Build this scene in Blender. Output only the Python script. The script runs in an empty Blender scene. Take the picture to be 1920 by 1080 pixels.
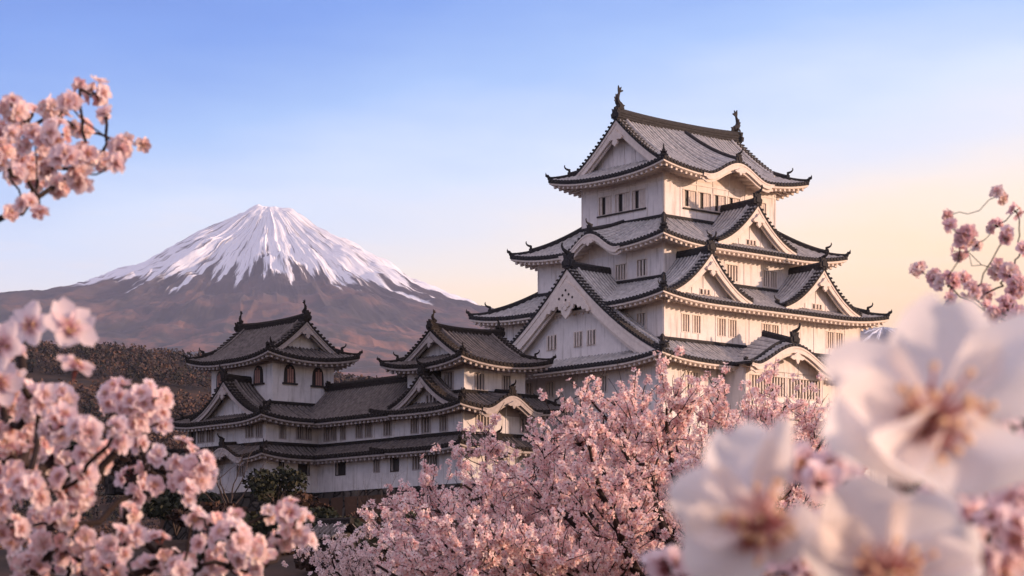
import bpy, math, random
import numpy as np
R=math.radians
sc=bpy.context.scene
# ------------------------------------------------------------------ camera
FP=4280.0; HZ=1150.0            # focal length and horizon of the survey, in 1920-wide units
cam=bpy.data.cameras.new("camera"); co=bpy.data.objects.new("camera",cam); sc.collection.objects.link(co)
co.location=(0,0,0); co.rotation_euler=(R(90),0,0)
cam.sensor_width=36; cam.lens=FP/1920*36; cam.shift_y=(HZ-540)/1920
cam.clip_start=.05; cam.clip_end=90000
cam.dof.use_dof=True; cam.dof.focus_distance=170; cam.dof.aperture_fstop=17
sc.camera=co
# ------------------------------------------------------------------ sky and sun
SUN_AZ=-9; SUN_EL=8             # degrees: azimuth from +X towards +Y
w=bpy.data.worlds.new("World"); sc.world=w; w.use_nodes=True
nt=w.node_tree; nt.nodes.clear()
def N(nt,t,**k):
    n=nt.nodes.new(t)
    for a,b in k.items(): setattr(n,a,b)
    return n
def L(nt,a,b): nt.links.new(a,b)
def lin(c): return tuple(((x/255)/12.92 if x/255<=.04045 else ((x/255+.055)/1.055)**2.4) for x in c)+(1,)
def math_n(nt,op,a,b=None,c=None):
    n=N(nt,'ShaderNodeMath',operation=op)
    for i,x in enumerate((a,b,c)):
        if x is None: continue
        if isinstance(x,(int,float)): n.inputs[i].default_value=x
        else: L(nt,x,n.inputs[i])
    return n.outputs[0]
def ramp(nt,fac,stops,interp='LINEAR'):
    n=N(nt,'ShaderNodeValToRGB'); cr=n.color_ramp; cr.interpolation=interp
    while len(cr.elements)<len(stops): cr.elements.new(.5)
    for e,(p,c) in zip(cr.elements,stops): e.position=p; e.color=c
    L(nt,fac,n.inputs[0]); return n.outputs[0]
tc=N(nt,'ShaderNodeTexCoord'); sp=N(nt,'ShaderNodeSeparateXYZ'); L(nt,tc.outputs['Generated'],sp.inputs[0])
X_,Y_,Z_=sp.outputs
lxy=math_n(nt,'SQRT',math_n(nt,'ADD',math_n(nt,'MULTIPLY',X_,X_),math_n(nt,'MULTIPLY',Y_,Y_)))
lxy=math_n(nt,'MAXIMUM',lxy,.02)
el=math_n(nt,'DIVIDE',Z_,lxy); ax=math_n(nt,'DIVIDE',X_,lxy)
t=math_n(nt,'SUBTRACT',el,math_n(nt,'MULTIPLY',ax,.18))
ns=N(nt,'ShaderNodeTexNoise'); ns.inputs['Scale'].default_value=9; ns.inputs['Detail'].default_value=5
mp=N(nt,'ShaderNodeMapping'); mp.inputs['Scale'].default_value=(1,1,4); L(nt,tc.outputs['Generated'],mp.inputs[0]); L(nt,mp.outputs[0],ns.inputs['Vector'])
t=math_n(nt,'ADD',t,math_n(nt,'MULTIPLY',math_n(nt,'SUBTRACT',ns.outputs['Fac'],  .5),.042))
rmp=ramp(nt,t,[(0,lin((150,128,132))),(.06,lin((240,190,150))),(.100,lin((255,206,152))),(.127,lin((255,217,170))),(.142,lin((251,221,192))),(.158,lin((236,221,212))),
  (.175,lin((217,216,227))),(.197,lin((196,209,236))),(.235,lin((138,172,227))),(.28,lin((78,127,211))),(.31,lin((54,106,197))),(.40,lin((96,134,206))),(.62,lin((192,180,208))),(1.0,lin((212,194,204)))])  # topmost stops, out of view, brightened and pinked as fill for shaded walls
# left (anti-solar) side of the low sky is pinker
pink=N(nt,'ShaderNodeMixRGB'); pink.inputs[2].default_value=lin((205,188,205))
f1=math_n(nt,'MULTIPLY',math_n(nt,'MAXIMUM',math_n(nt,'MULTIPLY',ax,-3.2),0),math_n(nt,'MAXIMUM',math_n(nt,'SUBTRACT',1,math_n(nt,'MULTIPLY',el,5)),0))
f1=math_n(nt,'MINIMUM',f1,.75)
L(nt,f1,pink.inputs[0]); L(nt,rmp,pink.inputs[1])
sky=N(nt,'ShaderNodeTexSky',sky_type='NISHITA'); sky.sun_disc=False; sky.sun_elevation=R(SUN_EL); sky.sun_rotation=R(90-SUN_AZ)
cn=N(nt,'ShaderNodeTexNoise'); cn.inputs['Scale'].default_value=14; cn.inputs['Detail'].default_value=6; cn.inputs['Roughness'].default_value=.6
mp2=N(nt,'ShaderNodeMapping'); mp2.inputs['Scale'].default_value=(1,1,7); L(nt,tc.outputs['Generated'],mp2.inputs[0]); L(nt,mp2.outputs[0],cn.inputs['Vector'])
cm=ramp(nt,cn.outputs['Fac'],[(.55,(0,0,0,1)),(.72,(.45,.45,.45,1))]); lowm=ramp(nt,el,[(.10,(1,1,1,1)),(.20,(0,0,0,1))])
cl_=N(nt,'ShaderNodeMixRGB'); cl_.inputs[2].default_value=lin((246,214,198)); L(nt,math_n(nt,'MULTIPLY',cm,lowm),cl_.inputs[0]); L(nt,pink.outputs[0],cl_.inputs[1]); pink=cl_
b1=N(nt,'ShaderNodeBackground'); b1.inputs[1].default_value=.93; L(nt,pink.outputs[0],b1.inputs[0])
b2=N(nt,'ShaderNodeBackground'); b2.inputs[1].default_value=.05; L(nt,sky.outputs[0],b2.inputs[0])
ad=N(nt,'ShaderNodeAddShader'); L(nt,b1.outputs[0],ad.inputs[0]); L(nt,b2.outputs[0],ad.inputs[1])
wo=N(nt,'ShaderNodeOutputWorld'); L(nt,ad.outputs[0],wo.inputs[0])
sd=bpy.data.lights.new("sun",'SUN'); sd.energy=4.6; sd.angle=R(1.2); sd.color=(1,.685,.50)
so=bpy.data.objects.new("sun",sd); sc.collection.objects.link(so)
so.rotation_euler=(R(90-SUN_EL),0,R(SUN_AZ+90))
sc.view_settings.view_transform='Standard'; sc.view_settings.look='None'; sc.view_settings.exposure=.47; sc.view_settings.gamma=1
sc.cycles.max_bounces=6; sc.cycles.volume_bounces=0; sc.cycles.transparent_max_bounces=8; sc.cycles.use_denoising=True
sc.cycles.volume_max_steps=32
# ------------------------------------------------------------------ materials
def mat(name,col,rough=.8,noise=None,bump=None,col2=None,spec=.3,coord='Object',contrast=.5):
    m=bpy.data.materials.new(name); m.use_nodes=True; nt=m.node_tree; b=nt.nodes['Principled BSDF']
    b.inputs['Roughness'].default_value=rough; b.inputs['Specular IOR Level'].default_value=spec
    if not noise: b.inputs['Base Color'].default_value=tuple(col)+(1,)
    else:
        tc=N(nt,'ShaderNodeTexCoord'); ns=N(nt,'ShaderNodeTexNoise'); ns.inputs['Scale'].default_value=noise; ns.inputs['Detail'].default_value=6; ns.inputs['Roughness'].default_value=.65
        L(nt,tc.outputs[coord],ns.inputs['Vector'])
        c2=col2 or tuple(x*.7 for x in col)
        r=ramp(nt,ns.outputs['Fac'],[(.5-contrast/2.2,tuple(c2)+(1,)),(.5+contrast/2.2,tuple(col)+(1,))])
        L(nt,r,b.inputs['Base Color'])
        if bump:
            n2=N(nt,'ShaderNodeTexNoise'); n2.inputs['Scale'].default_value=bump[0]; n2.inputs['Detail'].default_value=4; L(nt,tc.outputs[coord],n2.inputs['Vector'])
            bm=N(nt,'ShaderNodeBump'); bm.inputs['Strength'].default_value=bump[1]; bm.inputs['Distance'].default_value=bump[2]
            L(nt,n2.outputs['Fac'],bm.inputs['Height']); L(nt,bm.outputs[0],b.inputs['Normal'])
    return m
def plaster(name,c,c2,streak):
    m=mat(name,c,.85,1.3,(9,.25,.03),c2,.2,contrast=.45); nt=m.node_tree; b=nt.nodes['Principled BSDF']
    old=b.inputs['Base Color'].links[0].from_socket
    tc=N(nt,'ShaderNodeTexCoord'); mp=N(nt,'ShaderNodeMapping'); mp.inputs['Scale'].default_value=(2.2,2.2,.25); L(nt,tc.outputs['Object'],mp.inputs[0])
    n=N(nt,'ShaderNodeTexNoise'); n.inputs['Scale'].default_value=1.6; n.inputs['Detail'].default_value=7; L(nt,mp.outputs[0],n.inputs['Vector'])
    r=ramp(nt,n.outputs['Fac'],[(.52,(1,1,1,1)),(.74,(streak,streak*.97,streak*.93,1))])
    mx=N(nt,'ShaderNodeMixRGB',blend_type='MULTIPLY'); mx.inputs[0].default_value=1; L(nt,old,mx.inputs[1]); L(nt,r,mx.inputs[2]); L(nt,mx.outputs[0],b.inputs['Base Color'])
    return m
M={}
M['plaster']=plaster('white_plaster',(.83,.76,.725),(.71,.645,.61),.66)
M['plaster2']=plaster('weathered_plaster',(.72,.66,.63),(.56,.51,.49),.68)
M['trim']=mat('plaster_trim',(.80,.70,.62),.8,3,(12,.2,.02),(.62,.52,.46))  # warm tint stands in for light bounced up under the eaves
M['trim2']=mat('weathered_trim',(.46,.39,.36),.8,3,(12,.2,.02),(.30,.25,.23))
M['tile']=mat('pale_roof_tile',(.62,.585,.555),.8,2.5,(14,.5,.05),(.32,.30,.29),contrast=.4)
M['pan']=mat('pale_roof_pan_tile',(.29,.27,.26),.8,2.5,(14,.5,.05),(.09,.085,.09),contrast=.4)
M['tile2']=mat('dark_roof_tile',(.21,.175,.16),.75,2.5,(14,.5,.05),(.07,.058,.052),contrast=.45)
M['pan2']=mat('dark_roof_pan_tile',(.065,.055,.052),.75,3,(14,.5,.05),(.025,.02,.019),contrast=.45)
M['edge']=mat('tile_ends',(.075,.070,.070),.9,6,(10,.6,.06),(.028,.026,.027),spec=.04)
M['edge2']=mat('dark_tile_ends',(.050,.042,.038),.9,6,(10,.6,.06),(.018,.015,.014),spec=.04)
M['pane']=mat('window_dark',(.03,.024,.022),.5)
M['wood']=mat('dark_wood',(.05,.036,.03),.7,5,None,(.02,.015,.013))
# ------------------------------------------------------------------ mesh helpers
class MB:
    def __init__(s): s.v=[];s.f=[];s.m=[]
    def poly(s,pts,mi=0):
        n=len(s.v); s.v.extend(pts); s.f.append(tuple(range(n,n+len(pts)))); s.m.append(mi)
    def grid(s,rows,mi=0,close=False):
        n=len(s.v); a=len(rows); b=len(rows[0])
        for r in rows: s.v.extend(r)
        for i in range(a-1):
            for j in range(b if close else b-1):
                k=(j+1)%b
                s.f.append((n+i*b+j,n+i*b+k,n+(i+1)*b+k,n+(i+1)*b+j)); s.m.append(mi)
    def hexa(s,p,mi=0):    # 8 points: bottom 4 (ccw), top 4
        n=len(s.v); s.v.extend(p)
        for q in((0,3,2,1),(4,5,6,7),(0,1,5,4),(1,2,6,5),(2,3,7,6),(3,0,4,7)): s.f.append(tuple(n+i for i in q)); s.m.append(mi)
    def prism(s,pts,off,mi=0):  # outline extruded by off vector
        n=len(s.v); k=len(pts); s.v.extend(pts); s.v.extend([tuple(p[i]+off[i] for i in range(3)) for p in pts])
        s.f.append(tuple(range(n,n+k))); s.f.append(tuple(range(n+2*k-1,n+k-1,-1))); s.m+= [mi,mi]
        for i in range(k): j=(i+1)%k; s.f.append((n+i,n+k+i,n+k+j,n+j)); s.m.append(mi)
    def tube(s,path,rad,seg=6,mi=0,cap=True):
        P=[np.array(p,float) for p in path]; rows=[]; up=np.array((.13,.21,.97)); 
        for i,p in enumerate(P):
            d=P[min(i+1,len(P)-1)]-P[max(i-1,0)]; d/=np.linalg.norm(d)+1e-9
            a=np.cross(d,up); 
            if np.linalg.norm(a)<.1: a=np.cross(d,(1,0,0))
            a/=np.linalg.norm(a); b=np.cross(d,a); up=b if b@up>0 else -b
            r=rad[i] if isinstance(rad,(list,tuple,np.ndarray)) else rad
            rows.append([tuple(p+r*(math.cos(2*math.pi*j/seg)*a+math.sin(2*math.pi*j/seg)*b)) for j in range(seg)])
        n=len(s.v); s.grid(rows,mi,True)
        if cap:
            s.f.append(tuple(range(n,n+seg))[::-1]); s.m.append(mi); e=n+(len(P)-1)*seg; s.f.append(tuple(range(e,e+seg))); s.m.append(mi)
    def build(s,name,mats,parent=None,org=(0,0,0),smooth=False,label=None,kind=None):
        if not s.v: return None
        me=bpy.data.meshes.new(name)
        V=np.array(s.v,float)-np.array(org,float)
        me.from_pydata(V.tolist(),[],s.f)
        for m in (mats if isinstance(mats,(list,tuple)) else [mats]): me.materials.append(m)
        me.polygons.foreach_set('material_index',s.m)
        if smooth: me.polygons.foreach_set('use_smooth',[True]*len(s.f))
        me.update()
        o=bpy.data.objects.new(name,me); sc.collection.objects.link(o)
        if parent: o.parent=parent
        if label: o['label']=label
        if kind: o['kind']=kind
        return o
def empty(name,loc,rz,label,cat,group=None):
    o=bpy.data.objects.new(name,None); sc.collection.objects.link(o); o.location=loc; o.rotation_euler=(0,0,rz)
    o.empty_display_size=.5; o['label']=label; o['category']=cat
    if group: o['group']=group
    return o
def tag(o,label=None,cat=None,group=None,kind=None):
    for k,v in(('label',label),('category',cat),('group',group),('kind',kind)):
        if v: o[k]=v
    return o
# numpy mesh (fixed-size faces)
def npmesh(name,V,F,mats,parent=None,mi=None,smooth=False):
    me=bpy.data.meshes.new(name); V=np.asarray(V,np.float32); F=np.asarray(F,np.int32); k=F.shape[1]
    me.vertices.add(len(V)); me.vertices.foreach_set('co',V.ravel())
    me.loops.add(F.size); me.loops.foreach_set('vertex_index',F.ravel())
    me.polygons.add(len(F)); me.polygons.foreach_set('loop_start',np.arange(0,F.size,k,dtype=np.int32)); me.polygons.foreach_set('loop_total',np.full(len(F),k,np.int32))
    for m in mats: me.materials.append(m)
    if mi is not None: me.polygons.foreach_set('material_index',np.asarray(mi,np.int32))
    if smooth: me.polygons.foreach_set('use_smooth',np.ones(len(F),bool))
    me.update(calc_edges=True); me.validate()
    o=bpy.data.objects.new(name,me); sc.collection.objects.link(o)
    if parent: o.parent=parent
    return o
# ------------------------------------------------------------------ castle frame: local x runs along the sunlit fronts, y along the shaded fronts
ANG=R(41); OX,OY=11.07,168.0
def W(x,y,z=0): return (OX+x*math.cos(ANG)-y*math.sin(ANG), OY+x*math.sin(ANG)+y*math.cos(ANG), z)
class Fr:
    def __init__(s,rect,side):
        x0,y0,x1,y1=rect; s.side=side
        s.p0,s.a,s.n,s.L={'R':((x0,y0),(1,0),(0,1),x1-x0),'L':((x0,y1),(0,-1),(1,0),y1-y0),'F':((x1,y0),(0,1),(-1,0),y1-y0),'B':((x1,y1),(-1,0),(0,-1),x1-x0)}[side]
    def pt(s,u,d,z): return (s.p0[0]+s.a[0]*u+s.n[0]*d, s.p0[1]+s.a[1]*u+s.n[1]*d, z)
    def u(s,c): # local coordinate along the face -> u
        return (c-s.p0[0])*s.a[0] if s.a[0] else (c-s.p0[1])*s.a[1]
def lf(x,r): return max(0.,1-x/r)**2.4
PAN={'pale_roof_tile':M['pan'],'dark_roof_tile':M['pan2']}
class Roof:
    """curved hipped roof: rect of the eaves, z at eaves, depth of slope, rise; gab = depth of end skirts when hip-and-gable"""
    def __init__(s,rect,z0,depth,rise,lift=.55,rl=6.5,bumps=None,curve=.32):
        s.rect=rect;s.z0=z0;s.depth=depth;s.rise=rise;s.lift=lift;s.rl=rl;s.b=bumps or {};s.c=curve
    def g(s,d):
        t=d/s.depth; return s.rise*((1-s.c)*t+s.c*t*t)
    def z(s,fr,u,d):
        l=s.lift*(lf(u,s.rl)+lf(fr.L-u,s.rl))*lf(d,s.rl)
        z=s.z0+s.g(d)+l
        for(uc,hw,H)in s.b.get(fr.side,()):
            q=abs(u-uc)/hw
            if q<1: z+=H*.5*(1+math.cos(math.pi*q))*max(0,1-d/s.depth)**.8
        return z
TP=.37
PROF=((0,0),(.24,.015),(.38,.12),(.60,.12),(.74,.015))
def tile_field(mb,fr,u0,u1,dlo,dhi,zf,n=7,mi=0,flip=False):
    k=max(2,round((u1-u0)/TP)); p=(u1-u0)/k; cols=[]
    for i in range(k):
        jj=(math.sin(i*12.9898+u0)*43758.5)%1; [cols.append((u0+(i+f)*p+(jj-.5)*.05*(f>0),h*(.8+.4*jj))) for(f,h)in PROF]
    cols.append((u1,0)); rows=[]
    for(u,h)in cols:
        a=dlo(u); b=max(dhi(u),a+.001); rows.append([fr.pt(u,a+(b-a)*j/n,zf(u,a+(b-a)*j/n)+h) for j in range(n+1)])
    f0=len(mb.f); mb.grid(rows,mi)
    for q in range(f0,len(mb.f)):
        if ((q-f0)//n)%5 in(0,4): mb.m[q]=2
    return [u0+(i+.5)*p for i in range(k)]
def disc_row(mb,fr,us,zf,d=0,mi=1,r=.14):
    for u in us:
        z=zf(u,d)+.0
        ring=[(math.cos(a),math.sin(a)) for a in [R(30+60*i) for i in range(6)]]
        mb.prism([fr.pt(u+r*c,d-.05,z+r*s_) for c,s_ in ring],tuple(x*.18 for x in (fr.n[0],fr.n[1],0)),mi)
def eave_edge(mb,fr,u0,u1,zf,mi=1):
    k=max(4,int((u1-u0)/.35)); a=[];b=[];c=[]
    for i in range(k+1):
        u=u0+(u1-u0)*i/k; z=zf(u,0); a.append(fr.pt(u,0,z+.03)); b.append(fr.pt(u,0,z-.20)); c.append(fr.pt(u,.12,z-.20))
    mb.grid([a,b,c],mi)
def eaves_white(mb,fr,u0,u1,ov,zf,hipl=True,hipr=True,mi=0,raft=True,wallz=None):
    k=max(6,int((u1-u0)/.3)); sect=[(.05,-.20),(.05,-.33),(.14,-.33),(.14,-.37),(.25,-.38)]
    rows=[[] for _ in range(len(sect)+2)]
    zb_=min(zf(u0+(u1-u0)*i/10,0) for i in range(11))
    def cl(u,d): return min(max(u,u0+(d if hipl else 0)),u1-(d if hipr else 0))
    for i in range(k+1):
        u=u0+(u1-u0)*i/k; z=zf(u,0)
        for q,(d,dz) in enumerate(sect): rows[q].append(fr.pt(cl(u,d),d,z+dz))
        zs_=z-.33+.10*ov; rows[len(sect)].append(fr.pt(cl(u,ov),ov-.006,zs_)); rows[len(sect)+1].append(fr.pt(cl(u,ov),ov-.006,min(zs_-.03,(zb_-.42) if wallz is None else wallz)))
    mb.grid(rows,mi)
    if raft:
        n=int((u1-u0)/.52)
        for i in range(1,n):
            u=u0+(u1-u0)*i/n; e=ov
            if hipl: e=min(e,u-u0)
            if hipr: e=min(e,u1-u)
            if e<.45: continue
            z=zf(u,0); w_=.10; z1=z-.38; z2=z-.34+.10*e
            mb.hexa([fr.pt(u-w_,.2,z1-.17),fr.pt(u+w_,.2,z1-.17),fr.pt(u+w_,e,z2-.17),fr.pt(u-w_,e,z2-.17),fr.pt(u-w_,.2,z1),fr.pt(u+w_,.2,z1),fr.pt(u+w_,e,z2),fr.pt(u-w_,e,z2)],mi)
def oni(mb,p,out,sz,mi=0,curl=True):
    """demon-tile: horned plate standing across the ridge, facing 'out', with an upturned curl"""
    ox,oy=out; lx,ly=-oy,ox
    sh=[(-.5,-.1),(-.58,.3),(-.36,.46),(-.46,.86),(-.2,.68),(-.12,1.0),(.12,1.0),(.2,.68),(.46,.86),(.36,.46),(.58,.3),(.5,-.1)]
    pts=[(p[0]+lx*a*sz,p[1]+ly*a*sz,p[2]+b*sz) for a,b in sh]
    mb.prism(pts,(-ox*.28*sz,-oy*.28*sz,0),mi)
    mb.prism([(q[0]+ox*.1*sz,q[1]+oy*.1*sz,q[2]) for q in [(p[0]+lx*a*sz,p[1]+ly*a*sz,p[2]+b*sz) for a,b in((-.28,0),(-.3,.45),(0,.62),(.3,.45),(.28,0))]],(-ox*.1*sz,-oy*.1*sz,0),mi)
    if curl:
        mb.tube([(p[0]+ox*t*sz,p[1]+oy*t*sz,p[2]+h*sz) for t,h in((-.15,.9),(.15,.98),(.38,1.12),(.5,1.36),(.46,1.55))],[.15*sz,.14*sz,.11*sz,.085*sz,.06*sz],6,mi)
def ridge_line(mb,path,w,h,mi=0,n=None):
    """stacked-tile ridge along a path of points (bottom centre)"""
    P=[np.array(p,float) for p in path]; 
    secs=[(-.5,0),(-.5,.16),(-.42,.18),(-.42,.24),(-.5,.26),(-.5,.42),(-.42,.44),(-.42,.50),(-.5,.52),(-.5,.62),(-.38,.62),(-.38,.74),(-.26,.86),(-.1,1.0),(.1,1.0),(.26,.86),(.38,.74),(.38,.62),(.5,.62),(.5,.52),(.42,.50),(.42,.44),(.5,.42),(.5,.26),(.42,.24),(.42,.18),(.5,.16),(.5,0)]
    rows=[]
    for i,p in enumerate(P):
        d=P[min(i+1,len(P)-1)]-P[max(i-1,0)]; d[2]=0; d/=np.linalg.norm(d); a=np.array((-d[1],d[0],0))
        rows.append([tuple(p+a*x*w+np.array((0,0,z*h))) for x,z in secs])
    k=len(mb.v); mb.grid(rows,mi,True); m_=len(secs)
    mb.f.append(tuple(range(k,k+m_))); mb.m.append(mi); e=k+(len(P)-1)*m_; mb.f.append(tuple(range(e,e+m_))[::-1]); mb.m.append(mi)
def hip_ridges(roof,corner,org,parent,mats,scale=1.,dmax=None,dmin=0):
    x0,y0,x1,y1=roof.rect; sx,sy={'LR':(1,1),'RF':(-1,1),'FB':(-1,-1),'BL':(1,-1)}[corner]
    cx=x0 if sx>0 else x1; cy=y0 if sy>0 else y1
    fr=Fr(roof.rect,'R' if sy>0 else 'B'); D=dmax or roof.depth
    def P(d,dz=0):
        u=d; return (cx+sx*d,cy+sy*d,roof.z(fr,d,max(d,0))+dz)
    o2=(-sx*.7071,-sy*.7071)
    mb=MB(); a=1.15*scale
    ds=[a+(D-a)*i/8 for i in range(9)]; ridge_line(mb,[P(d,.0) for d in ds],.36*scale,.40*scale)
    low=[P(-.05,.16)]+[P(d,.05) for d in (.15,.4,.7,1.0,1.3)]
    low[0]=(cx-sx*.16,cy-sy*.16,P(0)[2]+.30*scale); ridge_line(mb,low,.30*scale,.22*scale)
    o=mb.build('hip_ridge',mats,parent,org)
    mb=MB(); q=P(a,.0); oni(mb,(q[0],q[1],q[2]+.05),o2,.62*scale,0); mb.build('ridge_ornament',mats,parent,org)
    mb=MB(); q=(cx-sx*.02,cy-sy*.02,P(0)[2]); oni(mb,(q[0],q[1],q[2]+.08),o2,.34*scale,0,True); mb.build('ridge_ornament',mats,parent,org)
    return o
def gable_front(fr,uc,zp,hw,dpl,org,parent,style,zbase,bw=.62,pend=1.,lattice=True,name='gable',windows=(),pw=1.):
    """bargeboards, gable wall, pendant and verge tiles of a triangular gable; zp(o) is roof height at lateral offset o"""
    tile,edge,trim,wall=style
    mb=MB(); N_=16
    for sgn in(-1,1):
        for(d0,th,top,wd)in((dpl,.16,-.10,bw),(dpl-.05,.06,-.10,bw*.34),(dpl+.2,.14,-.10-bw*.75,bw*.55)):
            A=[];B=[];C=[];D=[]
            for i in range(N_+1):
                o=(hw+.15)*i/N_; z=zp(o)+top; wdd=wd*(1.0+.35*math.exp(-((o/hw)/.25)**2))
                A.append(fr.pt(uc+sgn*o,d0,z));B.append(fr.pt(uc+sgn*o,d0,z-wdd));C.append(fr.pt(uc+sgn*o,d0+th,z-wdd));D.append(fr.pt(uc+sgn*o,d0+th,z))
            mb.grid([A,B,C,D,A],0)
    # gable wall with shallow studs
    dw=dpl+.85; P=[fr.pt(uc-hw*.97,dw,zbase)]
    for i in range(-10,11):
        o=hw*.97*i/10; P.append(fr.pt(uc+o,dw,zp(abs(o))-.25))
    P.append(fr.pt(uc+hw*.97,dw,zbase)); mb.poly(P[::-1],1)
    if lattice:
        kk=int(hw/1.3)
        for i in range(-kk,kk+1):
            o=i*1.25
            zt=zp(abs(o))-.3
            if zt-zbase<.2: continue
            mb.hexa([fr.pt(uc+o-.05,dw-.04,zbase),fr.pt(uc+o+.05,dw-.04,zbase),fr.pt(uc+o+.05,dw,zbase),fr.pt(uc+o-.05,dw,zbase),fr.pt(uc+o-.05,dw-.04,zt),fr.pt(uc+o+.05,dw-.04,zt),fr.pt(uc+o+.05,dw,zt),fr.pt(uc+o-.05,dw,zt)],1)
    g=mb.build(name,[trim,wall],parent,org)
    # pendant (gegyo)
    mb=MB(); zt=zp(0)-.10-bw*(.9 if pw>1 else 1.5); s_=pend*(1 if pw>1 else 1.25)
    sh=[(0,-1.25),(.16,-1.08),(.34,-.98),(.38,-.78),(.26,-.62),(.5,-.6),(.8,-.66),(1.0,-.52),(1.02,-.34),(.82,-.3),(.74,-.16),(.5,-.12),(.34,.02),(.2,.22),(0,.4)]
    if pw>1:
        sh=[(0,-3.95),(.45,-3.55),(.55,-3.25),(.8,-3.2),(.9,-2.9),(1.2,-2.95),(1.35,-3.2),(1.7,-3.1),(1.85,-3.4),(2.2,-3.35),(2.35,-3.6),(2.6,-3.55),(2.55,-3.3),(1.75,-2.35),(.9,-1.6),(0,-1.05)]
        s_=1; zt=zp(0)*1.0; pw=1/.55; sh=[(a,b/.62) for a,b in sh]
        for a,b in((0,-1.75),(-.35,-2.1),(.35,-2.1),(-.75,-2.35),(.75,-2.35),(0,-2.5)): mb.prism([fr.pt(uc+a+.11*math.cos(R(60*i)),dpl-.22,zt+b+.11*math.sin(R(60*i))) for i in range(6)],(fr.n[0]*.03,fr.n[1]*.03,0),1)
        for a,b in((0,-3.1),(-.3,-2.85),(.3,-2.85)): mb.prism([fr.pt(uc+a+.22*math.cos(R(45*i)),dpl-.30,zt+b+.22*math.sin(R(45*i))) for i in range(8)],(fr.n[0]*.12,fr.n[1]*.12,0),0)
    pts=[(a,b) for a,b in sh]+[(-a,b) for a,b in sh[::-1][1:-1]]
    mb.prism([fr.pt(uc+a*s_*.55*pw,dpl-.2,zt+b*s_*.62) for a,b in pts],(fr.n[0]*.16,fr.n[1]*.16,0),0)
    mb.build('gable_pendant',[trim,M['wood']],g,org)
    # verge tiles
    mb=MB(); L_=0; o=.14; 
    while o<hw+.2:
        for sgn in(-1,1):
            z=zp(o)+.08; r=.125
            ring=[(math.cos(R(a)),math.sin(R(a))) for a in(-10,40,90,140,190)]
            mb.prism([fr.pt(uc+sgn*o+r*c,dpl-.16,z+r*s2) for c,s2 in ring],(fr.n[0]*.8,fr.n[1]*.8,0),0)
        o+=.30
    for sgn in(-1,1):
        A=[];B=[];C=[]
        for i in range(17):
            o=(hw+.2)*i/16; z=zp(o); A.append(fr.pt(uc+sgn*o,dpl-.1,z+.05));B.append(fr.pt(uc+sgn*o,dpl-.1,z-.12));C.append(fr.pt(uc+sgn*o,dpl+.1,z-.12))
        mb.grid([A,B,C],0)
    mb.build('verge_tiles',[edge],g,org)
    mb=MB()
    for sgn in(-1,1):
        ridge_line(mb,[fr.pt(uc+sgn*(.1+(hw-.1)*i/12),dpl+1.0,zp(.1+(hw-.1)*i/12)+.05) for i in range(13)],.24,.24)
    mb.build('descending_ridge',[tile],g,org)
    for w_ in windows: window(fr,*w_,dw,org,g,style,3,'proud')
    return g
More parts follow.
